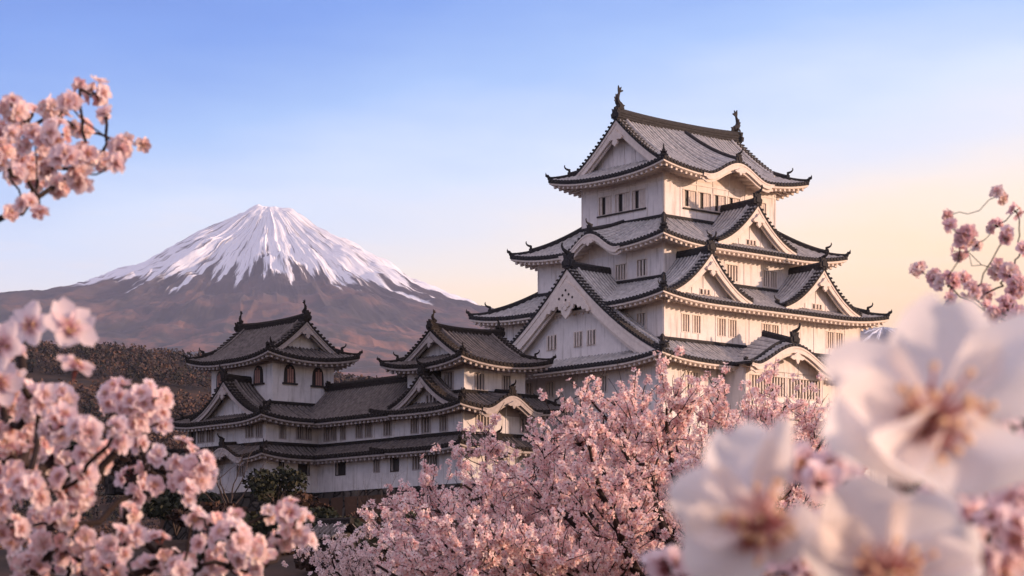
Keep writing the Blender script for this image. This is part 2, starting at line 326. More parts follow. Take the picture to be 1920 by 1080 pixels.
def window(fr,u0,u1,z0,z1,d,org,parent,style,bars=4,kind='lattice'):
    """window set back in its opening: dark pane, surround and plastered lattice bars"""
    trim=style[2]
    if u0>u1:u0,u1=u1,u0
    mb=MB(); dd=d+.20
    if kind=='proud': dd=d-.012
    if kind!='bell':
        mb.poly([fr.pt(u0,dd,z0),fr.pt(u1,dd,z0),fr.pt(u1,dd,z1),fr.pt(u0,dd,z1)],0)
        e=.07
        for(a,b,c,e_)in((u0-e,u1+e,z1,z1+e),(u0-e,u1+e,z0-e,z0),(u0-e,u0,z0,z1),(u1,u1+e,z0,z1)):
            mb.hexa([fr.pt(a,d-.035,c),fr.pt(b,d-.035,c),fr.pt(b,d+.05,c),fr.pt(a,d+.05,c),fr.pt(a,d-.035,e_),fr.pt(b,d-.035,e_),fr.pt(b,d+.05,e_),fr.pt(a,d+.05,e_)],2 if kind=='hole' else 1)
        w=mb.build('window',[M['pane'],trim,M['wood']],parent,org)
    if kind in('lattice','proud'):
        mb=MB(); n=bars; p=(u1-u0)/n
        for i in range(n):
            c=u0+(i+.5)*p; h=p*.21
            mb.hexa([fr.pt(c-h,dd-.16,z0),fr.pt(c+h,dd-.16,z0),fr.pt(c+h,dd-.04,z0),fr.pt(c-h,dd-.04,z0),fr.pt(c-h,dd-.16,z1),fr.pt(c+h,dd-.16,z1),fr.pt(c+h,dd-.04,z1),fr.pt(c-h,dd-.04,z1)],0)
        mb.build('lattice',[trim],w,org)
    elif kind=='shutter':
        mb=MB(); a=u0+(u1-u0)*.46
        mb.hexa([fr.pt(a,dd-.14,z0),fr.pt(u1,dd-.14,z0),fr.pt(u1,dd-.05,z0),fr.pt(a,dd-.05,z0),fr.pt(a,dd-.14,z1),fr.pt(u1,dd-.14,z1),fr.pt(u1,dd-.05,z1),fr.pt(a,dd-.05,z1)],0)
        b=u0+(u1-u0)*.16
        mb.hexa([fr.pt(u0,dd-.14,z0),fr.pt(b,dd-.14,z0),fr.pt(b,dd-.05,z0),fr.pt(u0,dd-.05,z0),fr.pt(u0,dd-.14,z1),fr.pt(b,dd-.14,z1),fr.pt(b,dd-.05,z1),fr.pt(u0,dd-.05,z1)],0)
        for i in range(3):
            c=a+(u1-a)*(.25+.25*i); mb.hexa([fr.pt(c-.025,dd-.17,z0),fr.pt(c+.025,dd-.17,z0),fr.pt(c+.025,dd-.14,z0),fr.pt(c-.025,dd-.14,z0),fr.pt(c-.025,dd-.17,z1),fr.pt(c+.025,dd-.17,z1),fr.pt(c+.025,dd-.14,z1),fr.pt(c-.025,dd-.14,z1)],0)
        mb.build('shutter',[trim],w,org)
    elif kind=='bell':
        um=(u0+u1)/2; hw=(u1-u0)/2; H=z1-z0
        def arch(f,d): return [fr.pt(um-hw*f*1.05,d,z0),fr.pt(um+hw*f*1.05,d,z0),fr.pt(um+hw*f,d,z0+H*.55)]+[fr.pt(um+hw*f*math.cos(R(a)),d,z0+H*.55+H*.45*f*(math.sin(R(a))**.8)) for a in(25,50,72,90,108,130,155)]+[fr.pt(um-hw*f,d,z0+H*.55)]
        mb.prism(arch(1.25,d-.06),(fr.n[0]*.058,fr.n[1]*.058,0),2)
        mb.prism(arch(.98,d-.10),(fr.n[0]*.03,fr.n[1]*.03,0),0)
        mb.hexa([fr.pt(um-hw*1.7,d-.16,z0-.14),fr.pt(um+hw*1.7,d-.16,z0-.14),fr.pt(um+hw*1.7,d,z0-.14),fr.pt(um-hw*1.7,d,z0-.14),fr.pt(um-hw*1.7,d-.16,z0-.02),fr.pt(um+hw*1.7,d-.16,z0-.02),fr.pt(um+hw*1.7,d,z0-.02),fr.pt(um-hw*1.7,d,z0-.02)],2)
        w=mb.build('window',[M['pane'],trim,M['wood']],parent,org)
        mb=MB()
        for f in(-.5,0,.5):
            c=um+hw*f; h=.07; zt=z0+H*(.82 if f else .95)
            mb.hexa([fr.pt(c-h,d-.15,z0),fr.pt(c+h,d-.15,z0),fr.pt(c+h,d-.10,z0),fr.pt(c-h,d-.10,z0),fr.pt(c-h,d-.15,zt),fr.pt(c+h,d-.15,zt),fr.pt(c+h,d-.10,zt),fr.pt(c-h,d-.10,zt)],0)
        mb.build('lattice',[M['shut']],w,org)
    return w
M['shut']=mat('faded_red_shutter',(.42,.22,.17),.8,5,None,(.3,.16,.13))
def wall_face(mb,fr,z0,z1,holes,batt=2.0,nag=None):
    us=sorted({0,fr.L,*[h[0] for h in holes],*[h[1] for h in holes]}); zs=sorted({z0,z1,*[h[2] for h in holes],*[h[3] for h in holes]})
    for i in range(len(us)-1):
        for j in range(len(zs)-1):
            um=(us[i]+us[i+1])/2; zm=(zs[j]+zs[j+1])/2
            if any(h[0]<um<h[1] and h[2]<zm<h[3] for h in holes): continue
            mb.poly([fr.pt(us[i],0,zs[j]),fr.pt(us[i+1],0,zs[j]),fr.pt(us[i+1],0,zs[j+1]),fr.pt(us[i],0,zs[j+1])],0)
    for a,b,c,d in [h[:4] for h in holes]:
        D=.22
        for q in([(a,c),(b,c)],[(b,c),(b,d)],[(b,d),(a,d)],[(a,d),(a,c)]):
            mb.poly([fr.pt(q[0][0],0,q[0][1]),fr.pt(q[0][0],D,q[0][1]),fr.pt(q[1][0],D,q[1][1]),fr.pt(q[1][0],0,q[1][1])],0)
    if batt:
        n=max(1,round(fr.L/batt))
        for i in range(n+1):
            u=fr.L*i/n; u=min(max(u,.08),fr.L-.08)
            if any(h[0]-.12<u<h[1]+.12 for h in holes):
                segs=[(z0,min(h[2] for h in holes if h[0]-.12<u<h[1]+.12)-.1),(max(h[3] for h in holes if h[0]-.12<u<h[1]+.12)+.1,z1)]
            else: segs=[(z0,z1)]
            for a,b in segs:
                if b-a>.1: mb.hexa([fr.pt(u-.05,-.035,a),fr.pt(u+.05,-.035,a),fr.pt(u+.05,0,a),fr.pt(u-.05,0,a),fr.pt(u-.05,-.035,b),fr.pt(u+.05,-.035,b),fr.pt(u+.05,0,b),fr.pt(u-.05,0,b)],0)
    if nag:
        mb.hexa([fr.pt(0,-.055,nag-.05),fr.pt(fr.L,-.055,nag-.05),fr.pt(fr.L,0,nag-.05),fr.pt(0,0,nag-.05),fr.pt(0,-.055,nag+.05),fr.pt(fr.L,-.055,nag+.05),fr.pt(fr.L,0,nag+.05),fr.pt(0,0,nag+.05)],0)
def storey(rect,z0,z1,org,parent,style,wins=None,batt=2.0,nag=None,name='wall'):
    """four plastered walls with real openings; wins = {side:[(c0,c1,z0,z1,kind)]} in castle coordinates"""
    mb=MB(); todo=[]
    for sd in 'RLFB':
        fr=Fr(rect,sd); hs=[]
        for w_ in (wins or {}).get(sd,()):
            a,b=sorted((fr.u(w_[0]),fr.u(w_[1]))); kind=w_[4] if len(w_)>4 else 'lattice'
            if kind!='bell': hs.append((a,b,w_[2],w_[3]))
            todo.append((fr,a,b,w_[2],w_[3],kind))
        wall_face(mb,fr,z0,z1,hs,batt if sd in'RL' else 0,nag)
    o=mb.build(name,[style[3]],parent,org)
    for fr,a,b,c,d,k in todo: window(fr,a,b,c,d,0,org,o,style,bars=max(3,round((b-a)/.33)),kind=k)
    return o
def skirt(roof,ov,org,parent,style,sides='RLFB',name='roof',corners=('LR','RF','BL','FB'),scale=1.,kara=()):
    tile,edge,trim,wall=style; mb=MB(); me=MB()
    for sd in sides:
        fr=Fr(roof.rect,sd); zf=lambda u,d,fr=fr: roof.z(fr,u,d)
        us=tile_field(mb,fr,0,fr.L,lambda u:0,lambda u:max(0,min(roof.depth,u,fr.L-u)),zf)
        disc_row(mb,fr,us,zf); eave_edge(mb,fr,0,fr.L,zf)
        eaves_white(me,fr,0,fr.L,ov,zf)
        # coping tiles against the storey above
        ur=[fr.pt(roof.depth-.1+(fr.L-2*roof.depth+.2)*i/6,roof.depth-.14,roof.z0+roof.rise-.06) for i in range(7)]
        ridge_line(mb,ur,.28,.26,1)
        for(uc,hw,H)in roof.b.get(sd,()): karahafu(me,fr,uc,hw,zf,H)
    r=mb.build(name,[tile,edge,PAN[tile.name]],parent,org)
    me.build('eaves',[trim],r,org)
    for sd in sides:
        fr=Fr(roof.rect,sd)
        for(uc,hw,H)in roof.b.get(sd,()): kara_extra(fr,uc,hw,roof,H,r,org,style)
    for c in corners: hip_ridges(roof,c,org,r,[edge],scale)
    return r
def karahafu(me,fr,uc,hw,zf,H):
    """double-curved white bargeboard under an undulating gable"""
    for(d0,th,top,wd)in((-.04,.16,-.13,.42),(.14,.14,-.45,.32),(-.08,.05,-.12,.12)):
        A=[];B=[];C=[];D=[]
        for i in range(33):
            q=-1.12+2.24*i/32; u=uc+q*hw; z=zf(u,0)+top; wdd=wd*(1.1-.35*max(0,abs(q)-.6))*(1 if abs(q)<1 else .6)
            A.append(fr.pt(u,d0,z));B.append(fr.pt(u,d0,z-wdd));C.append(fr.pt(u,d0+th,z-wdd));D.append(fr.pt(u,d0+th,z))
        me.grid([A,B,C,D,A],0)
def kara_extra(fr,uc,hw,roof,H,parent,org,style):
    mb=MB(); zt=roof.z(fr,uc,0)-.62; s_=.75
    sh=[(0,-.9),(.2,-.7),(.3,-.45),(.7,-.5),(1.1,-.35),(1.0,-.15),(.6,-.08),(.3,.1),(0,.25)]
    pts=sh+[(-a,b) for a,b in sh[::-1][1:-1]]
    mb.prism([fr.pt(uc+a*s_*.7,-.16,zt+b*s_*.7) for a,b in pts],(fr.n[0]*.12,fr.n[1]*.12,0),0)
    mb.build('gable_pendant',[style[2]],parent,org)
    mb=MB(); path=[fr.pt(uc,d,roof.z(fr,uc,d)+.04) for d in [roof.depth*.9*i/6 for i in range(7)]]
    ridge_line(mb,path,.34,.34); mb.build('crown_ridge',[style[1]],parent,org)
    mb=MB(); oni(mb,fr.pt(uc,-.02,roof.z(fr,uc,0)+.1),(-fr.n[0],-fr.n[1]),.62,0); mb.build('ridge_ornament',[style[1]],parent,org)
def hipgable(roof,ov,g,axis,org,parent,style,scale=1.,bw=.6,pend=1.,ridge_h=.8,corners=('LR','RF','BL','FB'),orn='shachi',osz=1.,top=None):
    """hip-and-gable roof; ridge along axis 'x' or 'y'; g = depth of the skirt below each gable"""
    tile,edge,trim,wall=style; x0,y0,x1,y1=roof.rect; mb=MB(); me=MB()
    long_='RB' if axis=='x' else 'LF'; ends='LF' if axis=='x' else 'RB'
    B=((y1-y0) if axis=='x' else (x1-x0))/2; vo=.45
    for sd in long_:
        fr=Fr(roof.rect,sd); zf=lambda u,d,fr=fr: roof.z(fr,u,d); gv=g-vo
        us =tile_field(mb,fr,0,gv,lambda u:0,lambda u:u,zf,5)
        us+=tile_field(mb,fr,gv,fr.L-gv,lambda u:0,lambda u:B,zf,16)
        us+=tile_field(mb,fr,fr.L-gv,fr.L,lambda u:0,lambda u:fr.L-u,zf,5)
        disc_row(mb,fr,us,zf); eave_edge(mb,fr,0,fr.L,zf); eaves_white(me,fr,0,fr.L,ov,zf)
        for(uc,hw,H)in roof.b.get(sd,()): karahafu(me,fr,uc,hw,zf,H)
    for sd in ends:
        fr=Fr(roof.rect,sd); zf=lambda u,d,fr=fr: roof.z(fr,u,d)
        us=tile_field(mb,fr,0,fr.L,lambda u:0,lambda u:min(g+.25,u,fr.L-u),zf,6)
        disc_row(mb,fr,us,zf); eave_edge(mb,fr,0,fr.L,zf); eaves_white(me,fr,0,fr.L,ov,zf)
        for(uc,hw,H)in roof.b.get(sd,()): karahafu(me,fr,uc,hw,zf,H)
    r=mb.build('roof',[tile,edge,PAN[tile.name]],parent,org); me.build('eaves',[trim],r,org)
    for sd in 'RLFB':
        fr=Fr(roof.rect,sd)
        for(uc,hw,H)in roof.b.get(sd,()): kara_extra(fr,uc,hw,roof,H,r,org,style)
    for sd in ends:
        fr=Fr(roof.rect,sd); uc=fr.L/2
        fl=Fr(roof.rect,long_[0])
        zp=lambda o: roof.z0+roof.g(max(B-o,0))
        gable_front(fr,uc,zp,B-g+.1,g-vo,org,parent,style,roof.z0+roof.g(g)-.1,bw,pend)
    # main ridge
    fr=Fr(roof.rect,long_[0]); zr=roof.z0+roof.g(B)
    a,b=g-vo-.05,fr.L-g+vo+.05; n=14
    path=[fr.pt(a+(b-a)*i/n,B,zr-.12+.22*abs(2*i/n-1)**2.5) for i in range(n+1)]
    mb=MB(); ridge_line(mb,path,.46*scale,ridge_h); mb.build('main_ridge',[edge],r,org)
    for p,s_ in((path[0],-1),(path[-1],1)):
        out=(fr.a[0]*s_,fr.a[1]*s_)
        mb=MB(); oni(mb,(p[0]+out[0]*.12,p[1]+out[1]*.12,p[2]+.0),out,.8*scale,0,False); mb.build('ridge_ornament',[edge],r,org)
        if orn=='shachi': shachi((p[0]-out[0]*.35,p[1]-out[1]*.35,p[2]+ridge_h*.95),out,osz,r,org,edge)
    for c in corners: hip_ridges(roof,c,org,r,[edge],scale,dmax=g+.3)
    return r
def shachi(p,out,s_,parent,org,m):
    """dolphin-like roof fish: head on the ridge looking inward, body rising, tail fanned at the top"""
    mb=MB(); ox,oy=out
    def Q(a,h): return (p[0]+ox*a*s_,p[1]+oy*a*s_,p[2]+h*s_)
    mb.tube([Q(-.42,.12),Q(-.30,.22),Q(-.05,.32),Q(.18,.52),(Q(.24,.85)),Q(.12,1.15),Q(-.02,1.4),Q(-.06,1.62)],[.12*s_,.24*s_,.30*s_,.27*s_,.22*s_,.16*s_,.11*s_,.05*s_],8)
    lx,ly=-oy,ox
    def pl(pts,t=.05): 
        q=[Q(a,h) for a,h in pts]; mb.prism([(c[0]-lx*t*s_,c[1]-ly*t*s_,c[2]) for c in q],(lx*2*t*s_,ly*2*t*s_,0))
    pl([(-.06,1.4),(-.5,1.62),(-.42,1.72),(-.2,1.68),(-.28,2.0),(-.05,1.8),(.1,2.08),(.14,1.75),(.1,1.4)],.06)
    pl([(.3,.4),(.62,.62),(.5,.72),(.62,.95),(.44,.98),(.42,1.25),(.22,1.15),(.1,.8)],.04)
    pl([(-.3,.05),(-.62,.0),(-.55,.18),(-.68,.34),(-.4,.4),(-.2,.35)],.09)
    mb.hexa([Q(-.3,-.1)]+[Q(.3,-.1)]+[(Q(.3,-.1)[0]+lx*.25*s_,Q(.3,-.1)[1]+ly*.25*s_,Q(.3,-.1)[2]),(Q(-.3,-.1)[0]+lx*.25*s_,Q(-.3,-.1)[1]+ly*.25*s_,Q(-.3,-.1)[2]),Q(-.3,.25),Q(.3,.25),(Q(.3,.25)[0]+lx*.25*s_,Q(.3,.25)[1]+ly*.25*s_,Q(.3,.25)[2]),(Q(-.3,.25)[0]+lx*.25*s_,Q(-.3,.25)[1]+ly*.25*s_,Q(-.3,.25)[2])])
    for sg in(-1,1):
        q=[Q(-.1,.3),Q(.1,.25),Q(.3,.0),Q(-.05,.05)]; mb.prism([(c[0]+lx*(.26)*sg*s_,c[1]+ly*.26*sg*s_,c[2]) for c in q],(lx*.1*sg*s_,ly*.1*sg*s_,0))
    mb.build('fish_ornament',[m],parent,org)
def dormer(fr,uc,hw,zb,za,d0,run,org,parent,style,bw=.6,pend=.9,curve=.58,orn=.8,windows=(),wbase=None,lat=True,ext=1.0,pw=1.):
    """triangular dormer gable (chidori-hafu): gable part with its own little tiled roof running back"""
    tile,edge,trim,wall=style
    def zp(o):
        t=o/hw; 
        if t>1: return zb-(t-1)*hw*(za-zb)/hw*(1-curve)
        return zb+(za-zb)*(1-t)*(1-curve*t)
    g=gable_front(fr,uc,zp,hw,d0,org,parent,style,zb-.3 if wbase is None else wbase,bw,pend,lat,'gable',windows,pw)
    mb=MB(); k=max(3,round(run/TP)); p=run/k
    for sg in(-1,1):
        rows=[]
        for i in range(k):
            for(f,h)in PROF:
                d=d0-.1+(i+f)*p; rows.append([fr.pt(uc+sg*hw*ext*j/12,d,zp(hw*ext*j/12)+h) for j in range(13)])
        f0=len(mb.f); mb.grid(rows,0)
        for q in range(f0,len(mb.f)):
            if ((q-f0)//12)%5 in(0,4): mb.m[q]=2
    mb.build('gable_roof',[tile,edge,PAN[tile.name]],g,org)
    mb=MB(); n=8; path=[fr.pt(uc,d0-.05+run*i/n,za-.1+.15*(1-i/n)**3) for i in range(n+1)]
    ridge_line(mb,path,.38,.55); mb.build('gable_ridge',[edge],g,org)
    mb=MB(); q=path[0]; oni(mb,(q[0],q[1],q[2]+.1),(-fr.n[0],-fr.n[1]),orn,0); mb.build('ridge_ornament',[edge],g,org)
    for sg in(-1,1):
        o=hw*1.0; mb=MB(); q=fr.pt(uc+sg*(o+.1),d0+1.0,zp(o)+.05); oni(mb,q,(fr.a[0]*sg,fr.a[1]*sg),.5,0,True); mb.build('ridge_ornament',[edge],g,org)
    return g
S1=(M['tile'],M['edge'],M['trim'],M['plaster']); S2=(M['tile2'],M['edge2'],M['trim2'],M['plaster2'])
def ex(r,o): return (r[0]-o,r[1]-o,r[2]+o,r[3]+o)
# ------------------------------------------------------------------ the keep
T1=(6.4,6.3,19.2,15.7);T2=(3.9,3.8,21.7,18.2);T3=(1.6,1.5,24,20.5);T4=(0,0,25.6,22)
org=(12.8,11,9.2)
keep=empty('castle_keep',W(*org),ANG,'tall white five-roofed castle keep with grey tiled roofs on the right','castle')
storey(T4,8.8,19.2,org,keep,S1,{'L':[(15.4,14.39,16.92,18.09),(12.82,11.89,16.78,17.98),(6.7,5.88,16.75,17.96),(8.97,7.24,15.6,16.5,'lattice')],
  'R':[(2.45,3.69,16.4,17.95),(4.6,5.5,13.4,14.6),(6.27,7.5,16.6,17.94),(19.5,20.6,16.6,17.9),(22,23,16.6,17.9),(19,20.2,13,14.3)]})
storey(T3,19.6,24.0,org,keep,S1,{'L':[(4.29,3.37,21.5,22.6)],'R':[(a,b,21.2,22.48) for a,b in((3.55,4.3),(4.75,5.5),(7.45,8.25),(8.65,9.45),(12.4,13.2),(13.4,14.2),(19.9,20.7),(20.95,21.8))]},1.9)
storey(T2,24.6,28.9,org,keep,S1,{'L':[(9.04,7.85,25.88,27.04),(6.66,5.61,25.91,27.14)],'R':[(10.72,12.0,26.0,27.2),(14.92,15.65,25.9,27.15),(15.8,16.5,25.9,27.15)]},2.2)
t1=storey(T1,30,35.0,org,keep,S1,{'L':[(13.6,12.2,31.78,33.2,'shutter'),(11.7,10.15,31.78,33.2,'shutter'),(9.8,8.4,31.78,33.2,'shutter')],
  'R':[(a,b,31.85,33.12,'shutter') for a,b in((8.55,9.98),(10.25,11.6),(11.95,13.3),(13.6,14.95),(16.6,18.0))]},1.83,nag=33.65)
for fr,a,b in((Fr(T1,'L'),Fr(T1,'L').u(13.8),Fr(T1,'L').u(8.2)),(Fr(T1,'R'),Fr(T1,'R').u(8.5),Fr(T1,'R').u(13.4))):
    mb=MB(); mb.hexa([fr.pt(a,-.12,31.6),fr.pt(b,-.12,31.6),fr.pt(b,0,31.6),fr.pt(a,0,31.6),fr.pt(a,-.12,31.72),fr.pt(b,-.12,31.72),fr.pt(b,0,31.72),fr.pt(a,0,31.72)])
    mb.build('window_sill',[M['wood']],t1,org)
r4=Roof(ex(T4,1.5),18.72,3.1,1.75,.55)
skirt(r4,1.5,org,keep,S1)
r3=Roof(ex(T3,1.65),23.45,3.95,2.1,.55); skirt(r3,1.65,org,keep,S1)
r2rect=ex(T2,1.6); f2=Fr(r2rect,'L')
r2=Roof(r2rect,28.25,4.1,2.5,.6,bumps={'L':[(f2.u(10.4),3.1,1.35)]}); skirt(r2,1.6,org,keep,S1)
r1rect=ex(T1,1.9); f1_=Fr(r1rect,'R')
r1=Roof(r1rect,34.3,6.6,4.75,.65,6.5,bumps={'R':[(f1_.u(12.9),3.6,1.25)]},curve=.36)
hipgable(r1,1.9,1.75,'x',org,keep,S1,bw=.7,pend=1.15,ridge_h=.8,osz=.86)
# dormer gables
dormer(Fr(r2rect,'R'),Fr(r2rect,'R').u(12.9),4.3,28.75,31.95,.25,4.6,org,keep,S1,orn=.85,windows=[(Fr(r2rect,'R').u(12.9)-.35,Fr(r2rect,'R').u(12.9)+.75,28.9,29.25)])
dormer(Fr(r3.rect,'R'),Fr(r3.rect,'R').u(5.4),4.3,23.95,27.2,.35,4.4,org,keep,S1,orn=.85,windows=[(Fr(r3.rect,'R').u(5.4)-.35,Fr(r3.rect,'R').u(5.4)+.75,24.099999999999998,24.45)])
dormer(Fr(r3.rect,'R'),Fr(r3.rect,'R').u(18.1),4.3,23.95,27.2,.35,4.4,org,keep,S1,orn=.85,windows=[(Fr(r3.rect,'R').u(18.1)-.35,Fr(r3.rect,'R').u(18.1)+.75,24.099999999999998,24.45)])
dormer(Fr(r4.rect,'L'),Fr(r4.rect,'L').u(9.75),9.7,19.5,26.5,.95,6.2,org,keep,S1,bw=1.05,pend=2.5,pw=1.75,orn=1.1,curve=.36,wbase=19.2,lat=False,ext=1.0,
  windows=[(Fr(r4.rect,'L').u(a),Fr(r4.rect,'L').u(b),20.5,21.6) for a,b in((13.05,11.99),(9.91,9.06),(8.46,7.57))])
# projecting bay with undulating gable
bay=(6.6,-2.1,15.4,-.04); storey(bay,12,18.7,org,keep,S1,{'R':[(7.2,11.0,16.45,17.9),(11.3,15.0,16.45,17.9)]},2.2,name='bay_wall')
def bay_roof():
    fr=Fr((6.0,-3.3,16.0,0),'R'); mb=MB(); me=MB(); H=1.75
    zf=lambda u,d: 18.55+H*.5*(1+math.cos(math.pi*min(1,abs(u-5)/5)))+.28*d*(1-abs(u-5)/5)+.22*max(0,abs(u-5)/5-.8)*5
    us=tile_field(mb,fr,0,10,lambda u:0,lambda u:3.3,zf,4); disc_row(mb,fr,us,zf); eave_edge(mb,fr,0,10,zf)
    for sd in(0,10):
        P=[fr.pt(sd,3.3*i/8,zf(sd,3.3*i/8)+.02) for i in range(9)]; mb.grid([P,[(p[0],p[1],p[2]-.2) for p in P]],1)
    eaves_white(me,fr,.1,9.9,1.15,zf,False,False,raft=False,wallz=18.4); karahafu(me,fr,5,4.4,zf,H)
    r=mb.build('bay_roof',[M['tile'],M['edge'],M['pan']],keep,org); me.build('eaves',[M['trim']],r,org)
    mb=MB(); ridge_line(mb,[fr.pt(5,.1+3.3*i/6,zf(5,.1+3.3*i/6)) for i in range(7)],.45,.5); mb.build('main_ridge',[M['edge']],r,org)
    for sg in(-1,1):
        mb=MB(); ridge_line(mb,[fr.pt(5+sg*(.4+4.2*i/10),.9,zf(5+sg*(.4+4.2*i/10),.9)+.03) for i in range(11)],.26,.24); oni(mb,fr.pt(5+sg*4.7,.9,zf(5+sg*4.7,.9)),(sg,0),.45,0,False); mb.build('descending_ridge',[M['edge']],r,org)
    mb=MB(); oni(mb,fr.pt(5,.1,zf(5,0)+.25),(0,-1),.9); mb.build('ridge_ornament',[M['edge']],r,org)
    # pendant, boss and rail
    mb=MB(); zt=zf(5,0)-.75; sh=[(0,-.9),(.2,-.7),(.3,-.45),(.7,-.5),(1.1,-.35),(1.0,-.15),(.6,-.08),(.3,.1),(0,.25)]; pts=sh+[(-a,b) for a,b in sh[::-1][1:-1]]
    mb.prism([fr.pt(5+a*.7,-.16,zt+b*.8) for a,b in pts],(0,.12,0)); mb.build('gable_pendant',[M['trim']],r,org)
    mb=MB(); fw=Fr(bay,'R')
    for zz in(15.0,15.4,15.9): mb.hexa([fw.pt(-.1,-.5,zz),fw.pt(fw.L+.1,-.5,zz),fw.pt(fw.L+.1,-.42,zz),fw.pt(-.1,-.42,zz),fw.pt(-.1,-.5,zz+.08),fw.pt(fw.L+.1,-.5,zz+.08),fw.pt(fw.L+.1,-.42,zz+.08),fw.pt(-.1,-.42,zz+.08)])
    for i in range(23):
        u=fw.L*i/22; mb.hexa([fw.pt(u-.04,-.49,14.9),fw.pt(u+.04,-.49,14.9),fw.pt(u+.04,-.43,14.9),fw.pt(u-.04,-.43,14.9),fw.pt(u-.04,-.49,16.0),fw.pt(u+.04,-.49,16.0),fw.pt(u+.04,-.43,16.0),fw.pt(u-.04,-.43,16.0)])
    mb.hexa([fw.pt(-.1,-.55,14.8),fw.pt(fw.L+.1,-.55,14.8),fw.pt(fw.L+.1,0,14.8),fw.pt(-.1,0,14.8),fw.pt(-.1,-.55,14.95),fw.pt(fw.L+.1,-.55,14.95),fw.pt(fw.L+.1,0,14.95),fw.pt(-.1,0,14.95)])
    mb.build('balcony_rail',[M['trim']],keep,org)
    # arched infill wall behind the bargeboard
    mb=MB(); P=[fr.pt(.7,1.1,18.3)]+[fr.pt(.7+8.6*i/20,1.1,zf(.7+8.6*i/20,0)-.3) for i in range(21)]+[fr.pt(9.3,1.1,18.3)]
    mb.poly(P[::-1]); mb.build('bay_gable_wall',[M['plaster']],keep,org)
bay_roof()
# ------------------------------------------------------------------ middle turret
org=(-8,13,9.6)
tur=empty('castle_turret',W(*org),ANG,'small two-storey white turret between the gallery and the keep, ridge pointing left','turret','turrets of the castle')
U=(-11,9.6,-5.0,16.3); V=(-11.8,8.8,-3.4,17.0)
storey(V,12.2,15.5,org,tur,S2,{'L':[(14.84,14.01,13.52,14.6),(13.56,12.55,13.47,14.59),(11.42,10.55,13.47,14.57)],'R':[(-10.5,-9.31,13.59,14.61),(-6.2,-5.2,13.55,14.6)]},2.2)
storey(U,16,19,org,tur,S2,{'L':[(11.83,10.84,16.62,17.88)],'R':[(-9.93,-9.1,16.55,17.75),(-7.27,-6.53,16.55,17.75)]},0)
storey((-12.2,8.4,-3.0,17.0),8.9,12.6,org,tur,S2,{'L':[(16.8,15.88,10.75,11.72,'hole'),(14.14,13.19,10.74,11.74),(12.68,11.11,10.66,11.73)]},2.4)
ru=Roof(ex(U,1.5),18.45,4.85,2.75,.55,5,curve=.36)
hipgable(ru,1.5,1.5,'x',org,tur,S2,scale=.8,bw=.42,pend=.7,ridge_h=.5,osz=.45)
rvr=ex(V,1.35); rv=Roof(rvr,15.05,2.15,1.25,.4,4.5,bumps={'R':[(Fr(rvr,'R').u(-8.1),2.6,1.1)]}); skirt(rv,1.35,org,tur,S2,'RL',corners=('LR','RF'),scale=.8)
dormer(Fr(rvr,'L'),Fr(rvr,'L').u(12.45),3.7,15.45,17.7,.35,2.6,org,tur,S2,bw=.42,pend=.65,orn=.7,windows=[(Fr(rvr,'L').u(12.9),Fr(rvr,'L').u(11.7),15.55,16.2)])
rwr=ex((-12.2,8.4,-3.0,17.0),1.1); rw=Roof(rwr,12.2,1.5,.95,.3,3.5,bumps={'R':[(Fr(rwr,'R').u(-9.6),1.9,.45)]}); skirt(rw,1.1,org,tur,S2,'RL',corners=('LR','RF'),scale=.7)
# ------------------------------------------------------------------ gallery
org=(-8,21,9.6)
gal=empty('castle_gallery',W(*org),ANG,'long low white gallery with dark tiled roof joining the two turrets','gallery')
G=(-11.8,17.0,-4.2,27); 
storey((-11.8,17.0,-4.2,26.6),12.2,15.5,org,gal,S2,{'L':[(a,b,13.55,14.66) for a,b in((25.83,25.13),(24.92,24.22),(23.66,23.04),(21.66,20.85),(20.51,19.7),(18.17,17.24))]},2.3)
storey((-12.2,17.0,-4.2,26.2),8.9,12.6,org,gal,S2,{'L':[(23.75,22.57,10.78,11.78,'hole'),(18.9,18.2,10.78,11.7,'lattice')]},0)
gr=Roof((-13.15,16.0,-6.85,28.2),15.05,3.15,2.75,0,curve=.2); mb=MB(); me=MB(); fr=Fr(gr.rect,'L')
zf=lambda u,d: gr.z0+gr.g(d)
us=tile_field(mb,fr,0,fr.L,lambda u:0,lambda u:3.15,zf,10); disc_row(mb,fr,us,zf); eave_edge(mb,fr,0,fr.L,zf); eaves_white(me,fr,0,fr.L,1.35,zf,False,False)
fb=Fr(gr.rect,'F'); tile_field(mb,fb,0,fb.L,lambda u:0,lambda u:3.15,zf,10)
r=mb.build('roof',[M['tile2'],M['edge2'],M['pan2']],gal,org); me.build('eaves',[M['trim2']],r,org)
mb=MB(); ridge_line(mb,[fr.pt(u,3.15,zf(u,3.15)-.1) for u in np.linspace(.5,fr.L-.2,8)],.42,.62); mb.build('main_ridge',[M['edge2']],r,org)
mb=MB(); oni(mb,fr.pt(.45,3.15,zf(0,3.15)+.0),(0,1),.7); mb.build('ridge_ornament',[M['edge2']],r,org)
lr=Roof((-13.3,16.2,-2.8,27.6),12.2,1.5,.95,0); mb=MB(); me=MB(); fr=Fr(lr.rect,'L'); zf=lambda u,d: lr.z0+lr.g(d)
us=tile_field(mb,fr,0,fr.L,lambda u:0,lambda u:1.5,zf,4); disc_row(mb,fr,us,zf); eave_edge(mb,fr,0,fr.L,zf); eaves_white(me,fr,0,fr.L,1.1,zf,False,False)
ridge_line(mb,[fr.pt(u,1.36,13.08) for u in np.linspace(0,fr.L,8)],.26,.24,1)
r=mb.build('roof',[M['tile2'],M['edge2'],M['pan2']],gal,org); me.build('eaves',[M['trim2']],r,org)
